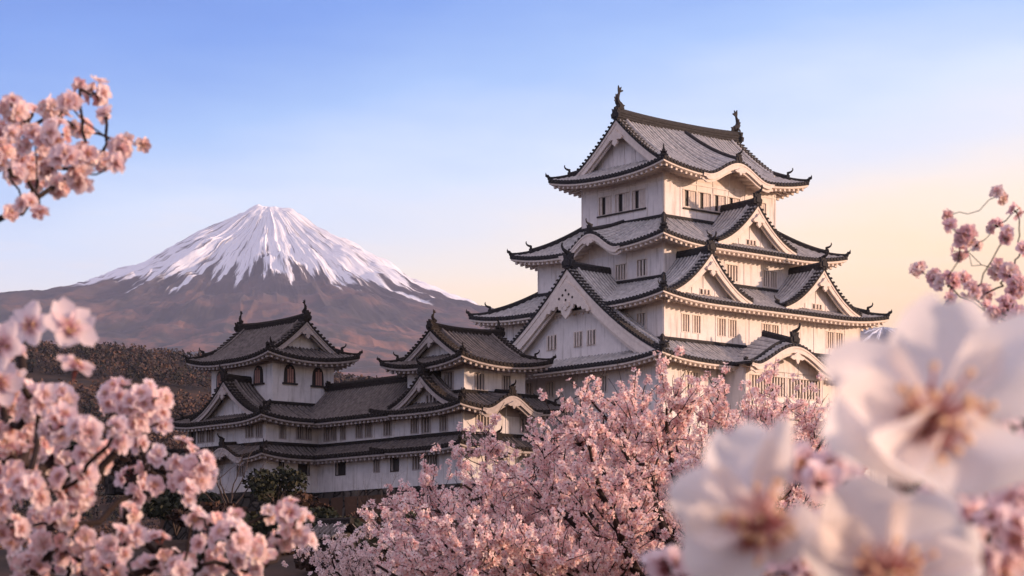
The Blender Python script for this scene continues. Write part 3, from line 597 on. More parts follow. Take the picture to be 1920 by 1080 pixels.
# ------------------------------------------------------------------ corner turret
org=(-13,32,9.6)
ct=empty('castle_turret',W(*org),ANG,'leftmost two-storey white turret with arched dark windows and a gable facing right','turret','turrets of the castle')
CU=(-15.3,27.9,-9.35,36.5); CV=(-16.9,26.6,-8.0,37.6); CW=(-17.2,26.2,-8.0,38.0)
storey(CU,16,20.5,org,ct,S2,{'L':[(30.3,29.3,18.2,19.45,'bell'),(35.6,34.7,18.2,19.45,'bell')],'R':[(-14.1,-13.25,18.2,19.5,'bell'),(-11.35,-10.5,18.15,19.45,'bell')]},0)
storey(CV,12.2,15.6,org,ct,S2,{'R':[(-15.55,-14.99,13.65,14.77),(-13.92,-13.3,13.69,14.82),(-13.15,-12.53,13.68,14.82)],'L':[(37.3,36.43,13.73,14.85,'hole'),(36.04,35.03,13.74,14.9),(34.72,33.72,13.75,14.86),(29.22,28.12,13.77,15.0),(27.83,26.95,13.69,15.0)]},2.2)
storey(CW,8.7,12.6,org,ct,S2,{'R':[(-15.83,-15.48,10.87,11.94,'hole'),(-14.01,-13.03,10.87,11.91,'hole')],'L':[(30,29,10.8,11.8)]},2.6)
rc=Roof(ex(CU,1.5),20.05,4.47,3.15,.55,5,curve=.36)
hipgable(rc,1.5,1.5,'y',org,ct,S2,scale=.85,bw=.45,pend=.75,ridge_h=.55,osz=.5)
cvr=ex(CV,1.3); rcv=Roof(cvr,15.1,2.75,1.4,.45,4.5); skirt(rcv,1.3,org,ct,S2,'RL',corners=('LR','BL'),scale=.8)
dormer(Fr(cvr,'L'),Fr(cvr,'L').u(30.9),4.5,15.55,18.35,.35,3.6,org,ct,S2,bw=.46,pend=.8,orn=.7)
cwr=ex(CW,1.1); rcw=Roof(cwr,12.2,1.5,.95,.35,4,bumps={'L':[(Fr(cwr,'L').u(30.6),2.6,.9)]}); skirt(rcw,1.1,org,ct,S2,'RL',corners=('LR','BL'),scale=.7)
# ------------------------------------------------------------------ numpy noise
rng=np.random.default_rng(7)
_tab=rng.random((256,256)).astype(np.float64)
def vnoise(x,y):
    xi=np.floor(x).astype(int); yi=np.floor(y).astype(int); fx=x-xi; fy=y-yi; fx=fx*fx*(3-2*fx); fy=fy*fy*(3-2*fy)
    a=_tab[xi&255,yi&255];b=_tab[(xi+1)&255,yi&255];c=_tab[xi&255,(yi+1)&255];d=_tab[(xi+1)&255,(yi+1)&255]
    return (a*(1-fx)+b*fx)*(1-fy)+(c*(1-fx)+d*fx)*fy
def fbm(x,y,o=5,g=.5):
    s=0;a=1;t=0
    for i in range(o): s=s+a*vnoise(x*2**i+17*i,y*2**i+31*i); t+=a; a*=g
    return s/t
def gridfaces(a,b):
    i=np.arange(a-1)[:,None]*b+np.arange(b-1)[None]; i=i.ravel(); return np.stack([i,i+1,i+b+1,i+b],1)
def at(px,py,Y): return np.array(((px-960)/FP*Y,Y,(HZ-py)/FP*Y))
# ------------------------------------------------------------------ ground: one sheet out to the horizon, with the castle mound and the wooded ridge behind
def ground_z(X,Y):
    r=np.hypot(X,Y)
    z=-1.7+.25*(fbm(X/9,Y/9)-.5)
    lx=(X-OX)*math.cos(ANG)+(Y-OY)*math.sin(ANG); ly=-(X-OX)*math.sin(ANG)+(Y-OY)*math.cos(ANG)
    # distance outside the castle platform
    dx=np.maximum(np.maximum(-13.6-lx,lx-34),0); dy=np.maximum(np.maximum(-6-ly,ly-48),0)
    d=np.hypot(dx,dy); m=np.clip(1-d/75,0,1); m=m*m*(3-2*m)
    z=z+m*7.6+1.2*(fbm(X/14+5,Y/14)-.5)*m*(d>1)
    inside=(d<=.01); z=np.where(inside,8.95,z)
    t=np.clip((Y-330)/1150,0,1.35); h=172*np.where(t<1,t*t*(3-2*t),1)*(.93+.16*fbm(X/400+3,Y/500,3)+.0*X)
    h=h-(t>1)*(Y-1480)*.05
    z=z+np.where(Y>330,h-9*np.clip((Y-330)/300,0,1)*0,0)*np.clip(1-.00075*(X+332),.80,1.12)*.97
    z=z+(t>0)*7*(fbm(X/60,Y/60,4)-.5)*np.minimum(t*4,1)
    far=np.clip((Y-2200)/3000,0,1); z=z*(1-far)+(-1.7)*far
    return z
rr=np.concatenate([np.linspace(0,60,25)[:-1],np.linspace(60,260,140)[:-1],np.geomspace(260,3000,120)[:-1],np.geomspace(3000,60000,16)])
th=np.concatenate([np.linspace(-180,-24,40)[:-1],np.linspace(-24,24,280)[:-1],np.linspace(24,180,40)])
RR,TH=np.meshgrid(rr,np.radians(th),indexing='ij'); GX=np.clip(RR*np.sin(TH),-8900,8900); GY=np.clip(RR*np.cos(TH),-2900,20900); GZ=ground_z(GX,GY)
def groundmat():
    m=bpy.data.materials.new('ground_soil'); m.use_nodes=True; nt=m.node_tree; b=nt.nodes['Principled BSDF']; b.inputs['Roughness'].default_value=.95; b.inputs['Specular IOR Level'].default_value=.1
    tc=N(nt,'ShaderNodeTexCoord'); n=N(nt,'ShaderNodeTexNoise'); n.inputs['Scale'].default_value=.02; n.inputs['Detail'].default_value=9; n.inputs['Roughness'].default_value=.7; L(nt,tc.outputs['Object'],n.inputs['Vector'])
    L(nt,ramp(nt,n.outputs['Fac'],[(.35,(.018,.015,.012,1)),(.5,(.05,.032,.022,1)),(.62,(.10,.05,.032,1)),(.75,(.05,.042,.024,1))]),b.inputs['Base Color']); return m
gm=groundmat()
g=npmesh('ground',np.stack([GX.ravel(),GY.ravel(),GZ.ravel()],1),gridfaces(*GX.shape)[:,::-1],[gm],smooth=True); g['kind']='structure'
# ------------------------------------------------------------------ the snow-capped volcano
def attr_mat(name,attr,a,b_,rough=.9,extra=None):
    m=bpy.data.materials.new(name); m.use_nodes=True; nt=m.node_tree; b=nt.nodes['Principled BSDF']; b.inputs['Roughness'].default_value=rough; b.inputs['Specular IOR Level'].default_value=.1
    at_=N(nt,'ShaderNodeAttribute',attribute_name=attr); mx=N(nt,'ShaderNodeMixRGB'); L(nt,at_.outputs['Fac'],mx.inputs[0]); mx.inputs[2].default_value=b_+(1,) if len(b_)==3 else b_
    if extra: L(nt,extra(nt),mx.inputs[1])
    else: mx.inputs[1].default_value=a
    L(nt,mx.outputs[0],b.inputs['Base Color']); return m
def volcano(name,cx,cy,zt,px,left,right,front,na,nr,rmax,snowl,seed,az0=-90,span=210,ampk=1.,arete=.65):
    A=np.radians(np.linspace(az0-span/2,az0+span/2,na)); r=np.concatenate([[0],np.geomspace(6,rmax,nr-1)]) 
    r=np.linspace(0,1,nr)**1.6*rmax
    AA,RR_=np.meshgrid(A,r,indexing='ij'); u=RR_/px
    ca=np.cos(AA); sa=np.sin(AA)
    # pyramid-like buttress facing the viewer, leaning a little to the right
    ph=(AA-R(-83))+(fbm(RR_/(px*55)+3,AA*2,4)-.5)*.55; fold=np.minimum(np.sqrt(ph**2+.012)/R(50),1); uu=u*(1+arete*(fold*(1.6-fold)-.02)*np.clip(u/80,0,1)*np.clip(1-np.abs(ca)**6,0,1))
    P=lambda T,x: np.interp(x,[p[0] for p in T],[p[1] for p in T])
    wl=np.clip(-ca,0,1)**1.5; wr=np.clip(ca,0,1)**1.5; wf=np.clip(1-wl-wr,0,1); s=wl+wr+wf
    drop=(P(left,u)*wl+P(right,u)*wr+P(front,uu)*wf)/s
    # gullies: ridged noise in angle, warped, widening downhill
    an=AA*57.3
    wp=(fbm(np.cos(AA)*u/70+9,np.sin(AA)*u/70+9,4)-.5)*7*np.clip(u/90,0,1); an0=an; an=an+wp
    g1=1-np.abs(2*vnoise(an/7.0+seed,u/260+np.sin(an/9)*.3)-1); g2=1-np.abs(2*vnoise(an/2.4+seed*3,u/130)-1); g3=1-np.abs(2*fbm(an/.8+seed,u/45,3)-1)
    amp=np.clip((u-22)/150,0,1)**1.1*np.clip(1.5-u/900,.3,1)
    relief=(g1*17+g2*7+g3*2.0+(fbm(np.cos(AA)*u/38+50,np.sin(AA)*u/38+50,5)-.5)*20)*amp*ampk
    drop=drop-relief+(21+6*np.abs(ca)**4)*amp*ampk
    Z=zt-drop*px; X=cx+RR_*ca; Y=cy+RR_*sa
    # crater rim
    Z=Z+np.where(RR_<px*60,(vnoise(an/9,u/9)-.5)*px*3.5,0)
    # snow cover follows height and runs down the gullies
    line=P(snowl,an0+90)
    st=(g2-.5)*-24+(g3-.5)*-22+(g1-.5)*-34+(fbm(an/2.6,u/160,5)-.5)*130+(fbm(an/.9,u/50,4)-.5)*40
    sn=(line-(drop)+st)/9
    bare=(fbm(an/.8+9+u/60,u/55,6)-.62)*11*np.clip((u-25)/60,0,1)*(.8+.5*wl) # wind-swept streaks of rock
    sn=np.clip(sn,0,1)*np.clip((450-u)/50,0,1)*(1-np.clip(bare,0,1)*.85)
    o=npmesh(name,np.stack([X.ravel(),Y.ravel(),Z.ravel()],1),gridfaces(na,nr),[],smooth=True)
    at_=o.data.attributes.new('snow','FLOAT','POINT'); at_.data.foreach_set('value',np.clip(sn,0,1).ravel().astype(np.float32))
    at2=o.data.attributes.new('low','FLOAT','POINT'); at2.data.foreach_set('value',np.clip((drop-190)/150+ (fbm(an/4,u/120,4)-.5)*1.2,0,1).ravel().astype(np.float32))
    return o
def rockcol(nt):
    tc=N(nt,'ShaderNodeTexCoord'); n=N(nt,'ShaderNodeTexNoise'); n.inputs['Scale'].default_value=.004; n.inputs['Detail'].default_value=9; n.inputs['Roughness'].default_value=.65; L(nt,tc.outputs['Object'],n.inputs['Vector'])
    up=ramp(nt,n.outputs['Fac'],[(.38,(.030,.026,.028,1)),(.62,(.070,.054,.052,1))])
    lo=ramp(nt,n.outputs['Fac'],[(.38,(.030,.030,.024,1)),(.48,(.055,.045,.036,1)),(.58,(.23,.11,.07,1)),(.7,(.07,.05,.04,1))])
    a=N(nt,'ShaderNodeAttribute',attribute_name='low'); mx=N(nt,'ShaderNodeMixRGB'); L(nt,a.outputs['Fac'],mx.inputs[0]); L(nt,up,mx.inputs[1]); L(nt,lo,mx.inputs[2]); return mx.outputs[0]
mm=attr_mat('snow_and_rock','snow',None,(.78,.79,.84,1),.8,rockcol)
PX=12000/FP
Lp=[(0,2),(14,-1),(22,-4),(30,1),(50,12),(95,35),(145,58),(195,86),(245,112),(315,144),(395,166),(470,176),(520,178),(700,225),(1000,290),(1600,400),(2400,520)]
Rp=[(0,3),(12,1),(24,3),(38,3),(50,6),(72,20),(95,37),(155,64),(215,98),(275,132),(335,161),(405,190),(520,225),(760,280),(1100,350),(1700,460),(2400,540)]
Fp=[(0,0),(20,4),(60,26),(120,60),(200,105),(300,155),(400,200),(560,255),(760,310),(1000,370),(1400,450),(2000,560),(2600,640)]
vol=volcano('mountain',(503-960)/FP*12000,12000,(HZ-388)*PX,PX,Lp,Rp,Fp,1500,330,2500*PX,
  [(-110,160),(-90,174),(-60,180),(-35,174),(-12,160),(3,150),(22,172),(45,198),(70,212),(110,215)],3.7)
vol.data.materials.append(mm); vol['kind']='structure'
PX2=16000/FP
far=volcano('far_mountain',(1655-960)/FP*16000,16000,(HZ-614)*PX2,PX2,[(0,0),(50,2),(90,12),(200,60),(400,100),(900,200)],[(0,0),(40,3),(90,14),(200,40),(420,90),(900,200)],[(0,0),(50,24),(120,62),(260,120),(500,200),(900,320)],300,90,900*PX2,[(-110,14),(110,16)],9.1,ampk=.12,arete=0)
far.data.materials.append(mm); far['kind']='structure'
# ------------------------------------------------------------------ distant woods on the ridge (nobody could count them)
def rand_unit(n): v=rng.normal(size=(n,3)); return v/np.linalg.norm(v,axis=1)[:,None]
def leaf_quads(C,size,nrm=None,asp=.7):
    """one bent leaf/petal quad per centre"""
    n=len(C); d=nrm if nrm is not None else rand_unit(n); a=np.cross(d,rand_unit(n)); a/=np.linalg.norm(a,axis=1)[:,None]+1e-9; b=np.cross(d,a)
    s=size[:,None] if hasattr(size,'__len__') else size
    V=np.stack([C-a*s*.5,C+b*s*asp*.5,C+a*s*.5,C-b*s*asp*.5],1).reshape(-1,3); F=np.arange(4*n).reshape(n,4); return V,F
def foliage_mat(name,cols,rough=.8,trans=.25,scale=1.):
    m=bpy.data.materials.new(name); m.use_nodes=True; nt=m.node_tree; b=nt.nodes['Principled BSDF']; b.inputs['Roughness'].default_value=rough; b.inputs['Specular IOR Level'].default_value=.15
    ge=N(nt,'ShaderNodeNewGeometry'); n=len(cols); c=ramp(nt,ge.outputs['Random Per Island'],[(i/(n-1) if n>1 else 0,tuple(x)+(1,)) for i,x in enumerate(cols)])
    L(nt,c,b.inputs['Base Color'])
    if trans:
        t=N(nt,'ShaderNodeBsdfTranslucent'); L(nt,c,t.inputs[0]); mx=N(nt,'ShaderNodeMixShader'); mx.inputs[0].default_value=trans
        o=nt.nodes['Material Output']; L(nt,b.outputs[0],mx.inputs[1]); L(nt,t.outputs[0],mx.inputs[2]); L(nt,mx.outputs[0],o.inputs[0])
    return m
def far_woods():
    n=34000; Y=330+rng.random(n)**.8*1300; X=(rng.random(n)-.5)*Y*.56; X=np.where(rng.random(n)<.2,X*1.6,X)
    Z=ground_z(X,Y); dens=fbm(X/70,Y/70,4); k=dens>.40; X,Y,Z=X[k],Y[k],Z[k]; n=len(X)
    h=(2.2+4.2*rng.random(n)**1.5)*np.clip(Y/800,.6,1.1); q=18
    C=np.repeat(np.stack([X,Y,Z+h*.55],1),q,0); hh=np.repeat(h,q); d=rand_unit(n*q)*(rng.random(n*q)**.4)[:,None]; C=C+d*np.stack([hh*.48,hh*.48,hh*.55],1)
    V,F=leaf_quads(C,hh*.30)
    kind=fbm(X/120+40,Y/120,3)+.25*(rng.random(n)-.5); kind=np.where(Y>1050,.43+.22*rng.random(n),kind); kk=np.repeat(np.where(kind<.49,0,np.where(kind<.60,1,2)),q)
    ms=[foliage_mat('evergreen_wood',[(.020,.020,.017),(.036,.032,.026)],trans=0),foliage_mat('bare_wood',[(.050,.037,.032),(.080,.055,.046)],trans=0),foliage_mat('rust_wood',[(.085,.050,.037),(.13,.072,.05)],trans=0)]  # browns lightened in place of haze over the ridge
    o=npmesh('distant_woods',V,F,ms,mi=kk); tag(o,'brown and dark green woods covering the ridge behind the castle','woods',kind='stuff')
far_woods()
# ------------------------------------------------------------------ stone wall under the gallery
def stonemat():
    m=bpy.data.materials.new('fitted_stone'); m.use_nodes=True; nt=m.node_tree; b=nt.nodes['Principled BSDF']; b.inputs['Roughness'].default_value=.95; b.inputs['Specular IOR Level'].default_value=.1
    tc=N(nt,'ShaderNodeTexCoord'); ns=N(nt,'ShaderNodeTexNoise'); ns.inputs['Scale'].default_value=1.2; L(nt,tc.outputs['Object'],ns.inputs['Vector'])
    ad=N(nt,'ShaderNodeMixRGB',blend_type='ADD'); ad.inputs[0].default_value=.35; L(nt,tc.outputs['Object'],ad.inputs[1]); L(nt,ns.outputs['Color'],ad.inputs[2])
    v=N(nt,'ShaderNodeTexVoronoi',feature='DISTANCE_TO_EDGE'); v.inputs['Scale'].default_value=1.05; L(nt,ad.outputs[0],v.inputs['Vector'])
    v2=N(nt,'ShaderNodeTexVoronoi'); v2.inputs['Scale'].default_value=1.05; L(nt,ad.outputs[0],v2.inputs['Vector'])
    c=ramp(nt,v2.outputs['Color'],[(.2,(.035,.03,.027,1)),(.8,(.085,.07,.06,1))]); e=ramp(nt,v.outputs['Distance'],[(.0,(.15,.15,.15,1)),(.09,(1,1,1,1))])
    mx=N(nt,'ShaderNodeMixRGB',blend_type='MULTIPLY'); mx.inputs[0].default_value=1; L(nt,c,mx.inputs[1]); L(nt,e,mx.inputs[2]); L(nt,mx.outputs[0],b.inputs['Base Color'])
    bm=N(nt,'ShaderNodeBump'); bm.inputs['Distance'].default_value=.25; bm.inputs['Strength'].default_value=1; L(nt,ramp(nt,v.outputs['Distance'],[(0,(0,0,0,1)),(.2,(1,1,1,1))]),bm.inputs['Height']); L(nt,bm.outputs[0],b.inputs['Normal']); return m
M['stone']=stonemat()
def stone_wall():
    o=(-13,17,3); mb=MB()
    pl=[(-2.6,7.9),(-12.75,7.9),(-12.75,25.7),(-17.75,25.7),(-17.75,38.6)]; off=[(0,-1),(-1,-1),(-1,-1),(-1,-1),(-1,0)]
    rows=[]
    for k,z in enumerate(np.linspace(9.45,2.4,8)):
        e=.30*(9.45-z)**1.12; rows.append([(x+a*e,y+b*e,z) for (x,y),(a,b) in zip(pl,off)])
    mb.grid(rows); top=[(-2.6,9.2,9.45),(-11.2,9.2,9.45),(-11.2,27,9.45),(-16.2,27,9.45),(-16.2,38.6,9.45)]; mb.grid([top,rows[0]])
    w_=empty('stone_wall',W(*o),ANG,'dark battered wall of fitted stones under the white gallery','stone wall')
    mb.build('wall_face',[M['stone']],w_,o)
    # keep platform
    o=(12,0,3); mb=MB(); rows=[]; pl=[(-1.2,23),(-1.2,-3.6),(27,-3.6),(27,23)]; off=[(-1,0),(-1,-1),(1,-1),(1,0)]
    for z in np.linspace(9.3,2.4,8):
        e=.30*(9.3-z)**1.12; rows.append([(x+a*e,y+b*e,z) for (x,y),(a,b) in zip(pl,off)])
    mb.grid(rows); mb.poly([(-1.2,23,9.3),(-1.2,-3.6,9.3),(27,-3.6,9.3),(27,23,9.3)])
    k_=empty('stone_base',W(*o),ANG,'dark stone base hidden by blossom below the tall keep','stone wall'); mb.build('wall_face',[M['stone']],k_,o)
stone_wall()
# ------------------------------------------------------------------ plants
M['bark']=mat('cherry_bark',(.040,.024,.020),.9,20,(40,.5,.01),(.018,.011,.010))
M['bark_far']=mat('grey_bark',(.085,.06,.05),.9,6,None,(.045,.032,.028))
PETAL=foliage_mat('petal_pink',[(.80,.46,.45),(.90,.62,.58),(.96,.82,.77),(.93,.71,.67)],.6,.4)
PETALW=foliage_mat('petal_pale',[(.80,.58,.56),(.86,.68,.65),(.90,.76,.72)],.6,.35)
HEART=mat('blossom_heart',(.27,.075,.055),.8); 
def grow_tree(base,tips,nsec,nter,r0,seed,spread=.35,seclen=.32,terlen=.14,droop=0):
    """trunk with limbs to the given tips; returns list of (path,radii) and twig segments that carry blossom"""
    rs=np.random.default_rng(seed); paths=[]; tw=[]
    fork=base+np.array((0,0,1.))*0
    def curve(a,b,bend,n=9):
        d=b-a; Ln=np.linalg.norm(d); p=rs.normal(size=3)*bend*Ln; t=np.linspace(0,1,n)[:,None]
        j=np.cumsum(rs.normal(size=(n,3))*Ln*.012,0); j-=t*j[-1]
        return a+d*t+p*(t*(1-t)*4*.35)+j
    for tip in tips:
        P=curve(base,tip,.12,12); Ln=np.linalg.norm(tip-base); paths.append((P,np.linspace(r0,r0*.12,12)))
        dirm=(tip-base)/Ln
        for i in range(nsec):
            f=.30+.68*rs.random(); k=f*11; a=P[int(k)]*(1-k%1)+P[min(int(k)+1,11)]*(k%1)
            d=dirm+rs.normal(size=3)*spread*1.6; d/=np.linalg.norm(d); d[2]+=.25-droop; ln=seclen*Ln*(.5+.7*rs.random())*(1.15-f*.5)
            b=a+d*ln; Q=curve(a,b,.15,8); paths.append((Q,np.linspace(r0*.30*(1.1-f),r0*.06,8)))
            for j in range(nter):
                g_=.15+.85*rs.random(); k2=g_*7; c=Q[int(k2)]*(1-k2%1)+Q[min(int(k2)+1,7)]*(k2%1)
                e=d*.7+rs.normal(size=3)*spread*1.5; e/=np.linalg.norm(e); e[2]+=.25-droop*.5; l3=terlen*Ln*(.4+.9*rs.random())
                S=curve(c,c+e*l3,.15,5); paths.append((S,np.linspace(r0*.07,r0*.03,5))); tw.append(S)
            tw.append(Q[3:])
        tw.append(P[8:])
    return paths,tw
def tubes_np(name,paths,m,parent,seg=5):
    mb=MB()
    for P,r in paths: mb.tube(P,r,seg,cap=False)
    return mb.build(name,[m],parent,(0,0,0),smooth=True)
def blossom_cloud(tw,per,jit,size,seed,petals=5):
    """small five-petalled flowers along twigs"""
    rs=np.random.default_rng(seed); C=[]
    for S in tw:
        ln=np.linalg.norm(S[-1]-S[0]); n=max(2,int(per*ln)); t=rs.random(n)*(len(S)-1)
        # bunch them
        nb=max(1,n//5); tb=rs.random(nb)*(len(S)-1); t=tb[rs.integers(0,nb,n)]+rs.normal(size=n)*.12; t=np.clip(t,0,len(S)-1.001)
        i=t.astype(int); f=(t-i)[:,None]; C.append(S[i]*(1-f)+S[i+1]*f)
    C=np.concatenate(C); n=len(C); o=rand_unit(n); C=C+o*(jit*(.3+.7*rs.random(n)))[:,None]
    nrm=o+np.array((.15,-.35,.25))+rs.normal(size=(n,3))*.35; nrm/=np.linalg.norm(nrm,axis=1)[:,None]
    a=np.cross(nrm,rand_unit(n)); a/=np.linalg.norm(a,axis=1)[:,None]; b=np.cross(nrm,a); s=(size*(.75+.5*rs.random(n)))[:,None]*.5
    Vs=[];mi=[]
    cup=.15+.5*rs.random(n)[:,None]
    for k in range(petals):
        an=2*math.pi*k/petals; w_=.5
        def pt(r,da,h): return C+(a*math.cos(an+da)+b*math.sin(an+da))*s*r+nrm*s*h*cup
        Vs.append(np.stack([C,pt(.75,-w_,.55),pt(1.0,0,.8),pt(.75,w_,.55)],1))
    Vp=np.stack(Vs,1).reshape(-1,3)
    Vc=np.stack([C+nrm*s*.12+a*s*.2,C+nrm*s*.12+b*s*.2,C+nrm*s*.12-a*s*.2,C+nrm*s*.12-b*s*.2],1).reshape(-1,3)
    V=np.concatenate([Vp,Vc]); F=np.arange(len(V)).reshape(-1,4); mi=np.concatenate([np.zeros(n*petals),np.ones(n)]).astype(int)
    return V,F,mi
def cherry_tree(base,tips,label,pm,nsec,nter,r0,per,jit,size,seed,group='flowering cherry trees below the castle',**k):
    base=np.array(base,float); paths,tw=grow_tree(base,[np.array(t) for t in tips],nsec,nter,r0,seed,**k)
    gz=float(ground_z(np.array([base[0]]),np.array([base[1]]))[0]); g0=np.array((base[0]+.1,base[1],gz-.2))
    e=empty('cherry_tree',(0,0,0),0,label,'cherry tree',group)
    tr=np.stack([g0+(base-g0)*t+np.array((math.sin(t*4)*.12,0,0)) for t in np.linspace(0,1,7)])
    nl=len(tips); prim=[]; rest=[]
    main=[paths[i] for i in range(len(paths)) if len(paths[i][0])==12]; rest=[p for p in paths if len(p[0])!=12]
    mb=MB(); mb.tube(tr,np.linspace(r0*2.6,r0*1.5,7),9,cap=False); o=mb.build('trunk',[M['bark']],e,smooth=True)
    for p in main: tubes_np('limb',[p],M['bark'],e,6)
    tubes_np('twigs',rest,M['bark'],e,4)
    V,F,mi=blossom_cloud(tw,per,jit,size,seed+1); c=npmesh('crown',V,F,[pm,HEART],e,mi); c['kind']='stuff'
    print('tree',label[:20],len(F)//6)
# tips in space: (picture x, picture y, distance)
def tips(l): return [at(*t) for t in l]
rs0=np.random.default_rng(77)
top=[(720,975),(780,940),(860,895),(930,850),(1040,785),(1100,740),(1170,742),(1240,752),(1330,758),(1400,765),(1460,775),(1540,800),(1600,840)]
big=[(x+10,y+14,17+2*rs0.random()) for x,y in top]
for i in range(60):
    x=700+900*rs0.random()**.85; yt=np.interp(x,[p[0] for p in top],[p[1] for p in top]); big.append((x,yt+50+ (1090-yt-40)*rs0.random()**1.0,15.4+4.2*rs0.random()))
cherry_tree(at(1330,1240,17.5),tips(big),
  'large pink cherry tree in full blossom in front of the keep',PETAL,9,7,.070,60,.040,.052,5,seclen=.21,terlen=.10,spread=.42)
t3=[(x,6+np.interp(x,[900,1040,1200,1560],[860,800,770,790])+170*rs0.random(),23+4*rs0.random()) for x in np.linspace(860,1590,38)]
cherry_tree(at(1290,1190,25),tips(t3),
  'pink cherry tree standing behind the large one, right under the keep wall',PETAL,8,7,.05,30,.05,.06,25,seclen=.22,terlen=.12,spread=.42)
cherry_tree(at(900,1330,27),tips([(620,1040,25),(640,1070,25.5),(600,1085,25),(680,1055,26),(760,1060,26),(650,1015,26),(690,1015,28),(740,1025,27),(590,1050,27),(780,1020,28),(840,1030,26),(640,1070,26),(720,1080,27),(900,1020,28)]),
  'paler cherry tree with fine blossom at the lower centre beyond the big pink one',PETALW,9,7,.05,24,.06,.06,15,seclen=.17,terlen=.09)
# dark bush and bare trees below the corner turret
EVG=foliage_mat('evergreen_leaf',[(.018,.022,.014),(.035,.038,.022),(.05,.045,.028)],trans=0)
BRN=foliage_mat('winter_shrub',[(.03,.02,.015),(.06,.035,.025),(.09,.045,.03)],trans=0)
def bush(name,c,rx,rz,n,size,m,label,cat,seed,group=None,lobes=9):
    rs=np.random.default_rng(seed); L0=rs.normal(size=(lobes,3)); L0/=np.linalg.norm(L0,axis=1)[:,None]; L0[:,2]=np.abs(L0[:,2]); c=np.array(c)
    ctr=c+L0*np.array((rx*.65,rx*.65,rz*.6)); q=rs.integers(0,lobes,n); d=rs.normal(size=(n,3)); d/=np.linalg.norm(d,axis=1)[:,None]
    C=ctr[q]+d*(rs.random(n)**.35)[:,None]*np.array((rx*.42,rx*.42,rz*.38)); V,F=leaf_quads(C,size*(.6+.8*rs.random(n)))
    e=empty(name,tuple(c),0,label,cat,group); V=V-c; npmesh('crown',V,F,[m],e)
    mb=MB()
    for k in range(lobes):
        t=(ctr[k]-c); b=np.array((0,0,-rz*.5-.6)); mb.tube([b,b*.3+t*.3,t],[.09,.06,.02],5,cap=False)
    mb.build('stems',[M['bark_far']],e,smooth=True)
def bare_tree(base,h,label,seed,n=7,name='bare_tree',group=None,r0=.07,m=None,spread=.5):
    rs=np.random.default_rng(seed); base=np.array(base); tp=[base+np.array((rs.normal()*h*.38,rs.normal()*h*.3,h*(.7+.35*rs.random()))) for _ in range(n)]
    paths,tw=grow_tree(base,tp,7,5,r0,seed,spread)
    e=empty(name,tuple(base),0,label,'tree',group); 
    main=[(P-base,r) for P,r in paths if len(P)==12]; rest=[(P-base,r) for P,r in paths if len(P)!=12]
    for p in main: tubes_np('limb',[p],m or M['bark_far'],e,5)
    tubes_np('twigs',rest,m or M['bark_far'],e,3)
bush('evergreen_bush',at(518,925,158),2.4,2.2,1500,.32,EVG,'dark evergreen bush rising against the base of the corner turret','bush',5)
bare_tree(at(430,960,156),4.6,'bare grey tree with fine twigs beside the evergreen bush',8)
bare_tree(at(715,1000,120),3.2,'leafless reddish shrub in front of the stone wall',9,5,'bare_shrub',r0=.03)
bare_tree(at(350,960,150),3.5,'bare tree at the left foot of the corner turret near the blossoms',18,6)
k=0
for (px,py,Y,rx,rz,n,m_,nm) in [(400,985,150,3.2,1.6,2500,BRN,'a'),(470,1000,146,3.4,1.7,2500,EVG,'b'),(560,965,150,2.6,1.5,2000,BRN,'c'),(330,960,160,3.5,2.0,2500,EVG,'d'),(620,1005,140,2.6,1.3,1800,EVG,'e'),(520,1050,135,3.6,1.7,2600,BRN,'f'),(270,900,175,4.5,2.4,2600,BRN,'g'),(200,870,190,5,3,2600,EVG,'h'),(110,880,190,5.5,3,2600,EVG,'i'),(430,1075,130,3.5,1.7,2400,EVG,'j'),(640,1070,120,2.8,1.2,2000,BRN,'k'),(20,860,200,6,3.4,2600,BRN,'l'),(750,985,150,2.2,1.2,1500,EVG,'m'),(668,992,146,2.3,1.1,1500,BRN,'n'),(595,985,148,2.0,1.3,1500,EVG,'o'),(700,1040,128,2.2,1.0,1500,EVG,'p')]:
    lab={'a':'brown winter shrub just left below the evergreen bush','b':'dark shrub directly below the evergreen bush','c':'brown shrub right of the evergreen bush beside the stone wall','d':'dark shrub at the far left foot of the corner turret','e':'dark shrub at the left end of the stone wall','f':'brown shrub low on the slope above the blossom clusters','g':'brown thicket seen between the blossom clusters left of the turret','h':'dark thicket behind the left blossoms, second from the turret','i':'dark thicket behind the left blossoms, middle one','j':'dark shrub lowest on the slope beside the blossom clusters','k':'brown shrub at the foot of the stone wall above the pale cherry','l':'brown thicket at the left edge behind the blossoms','m':'dark shrub against the right part of the stone wall','n':'brown shrub against the middle of the stone wall','o':'dark shrub where the stone wall meets the evergreen bush','p':'dark shrub directly above the pale cherry blossom, in front of the stone wall'}[nm]
    bush('shrub',at(px,py,Y),rx,rz,n,.42,m_,lab,'shrub',60+k,'shrubs on the castle slope'); k+=1
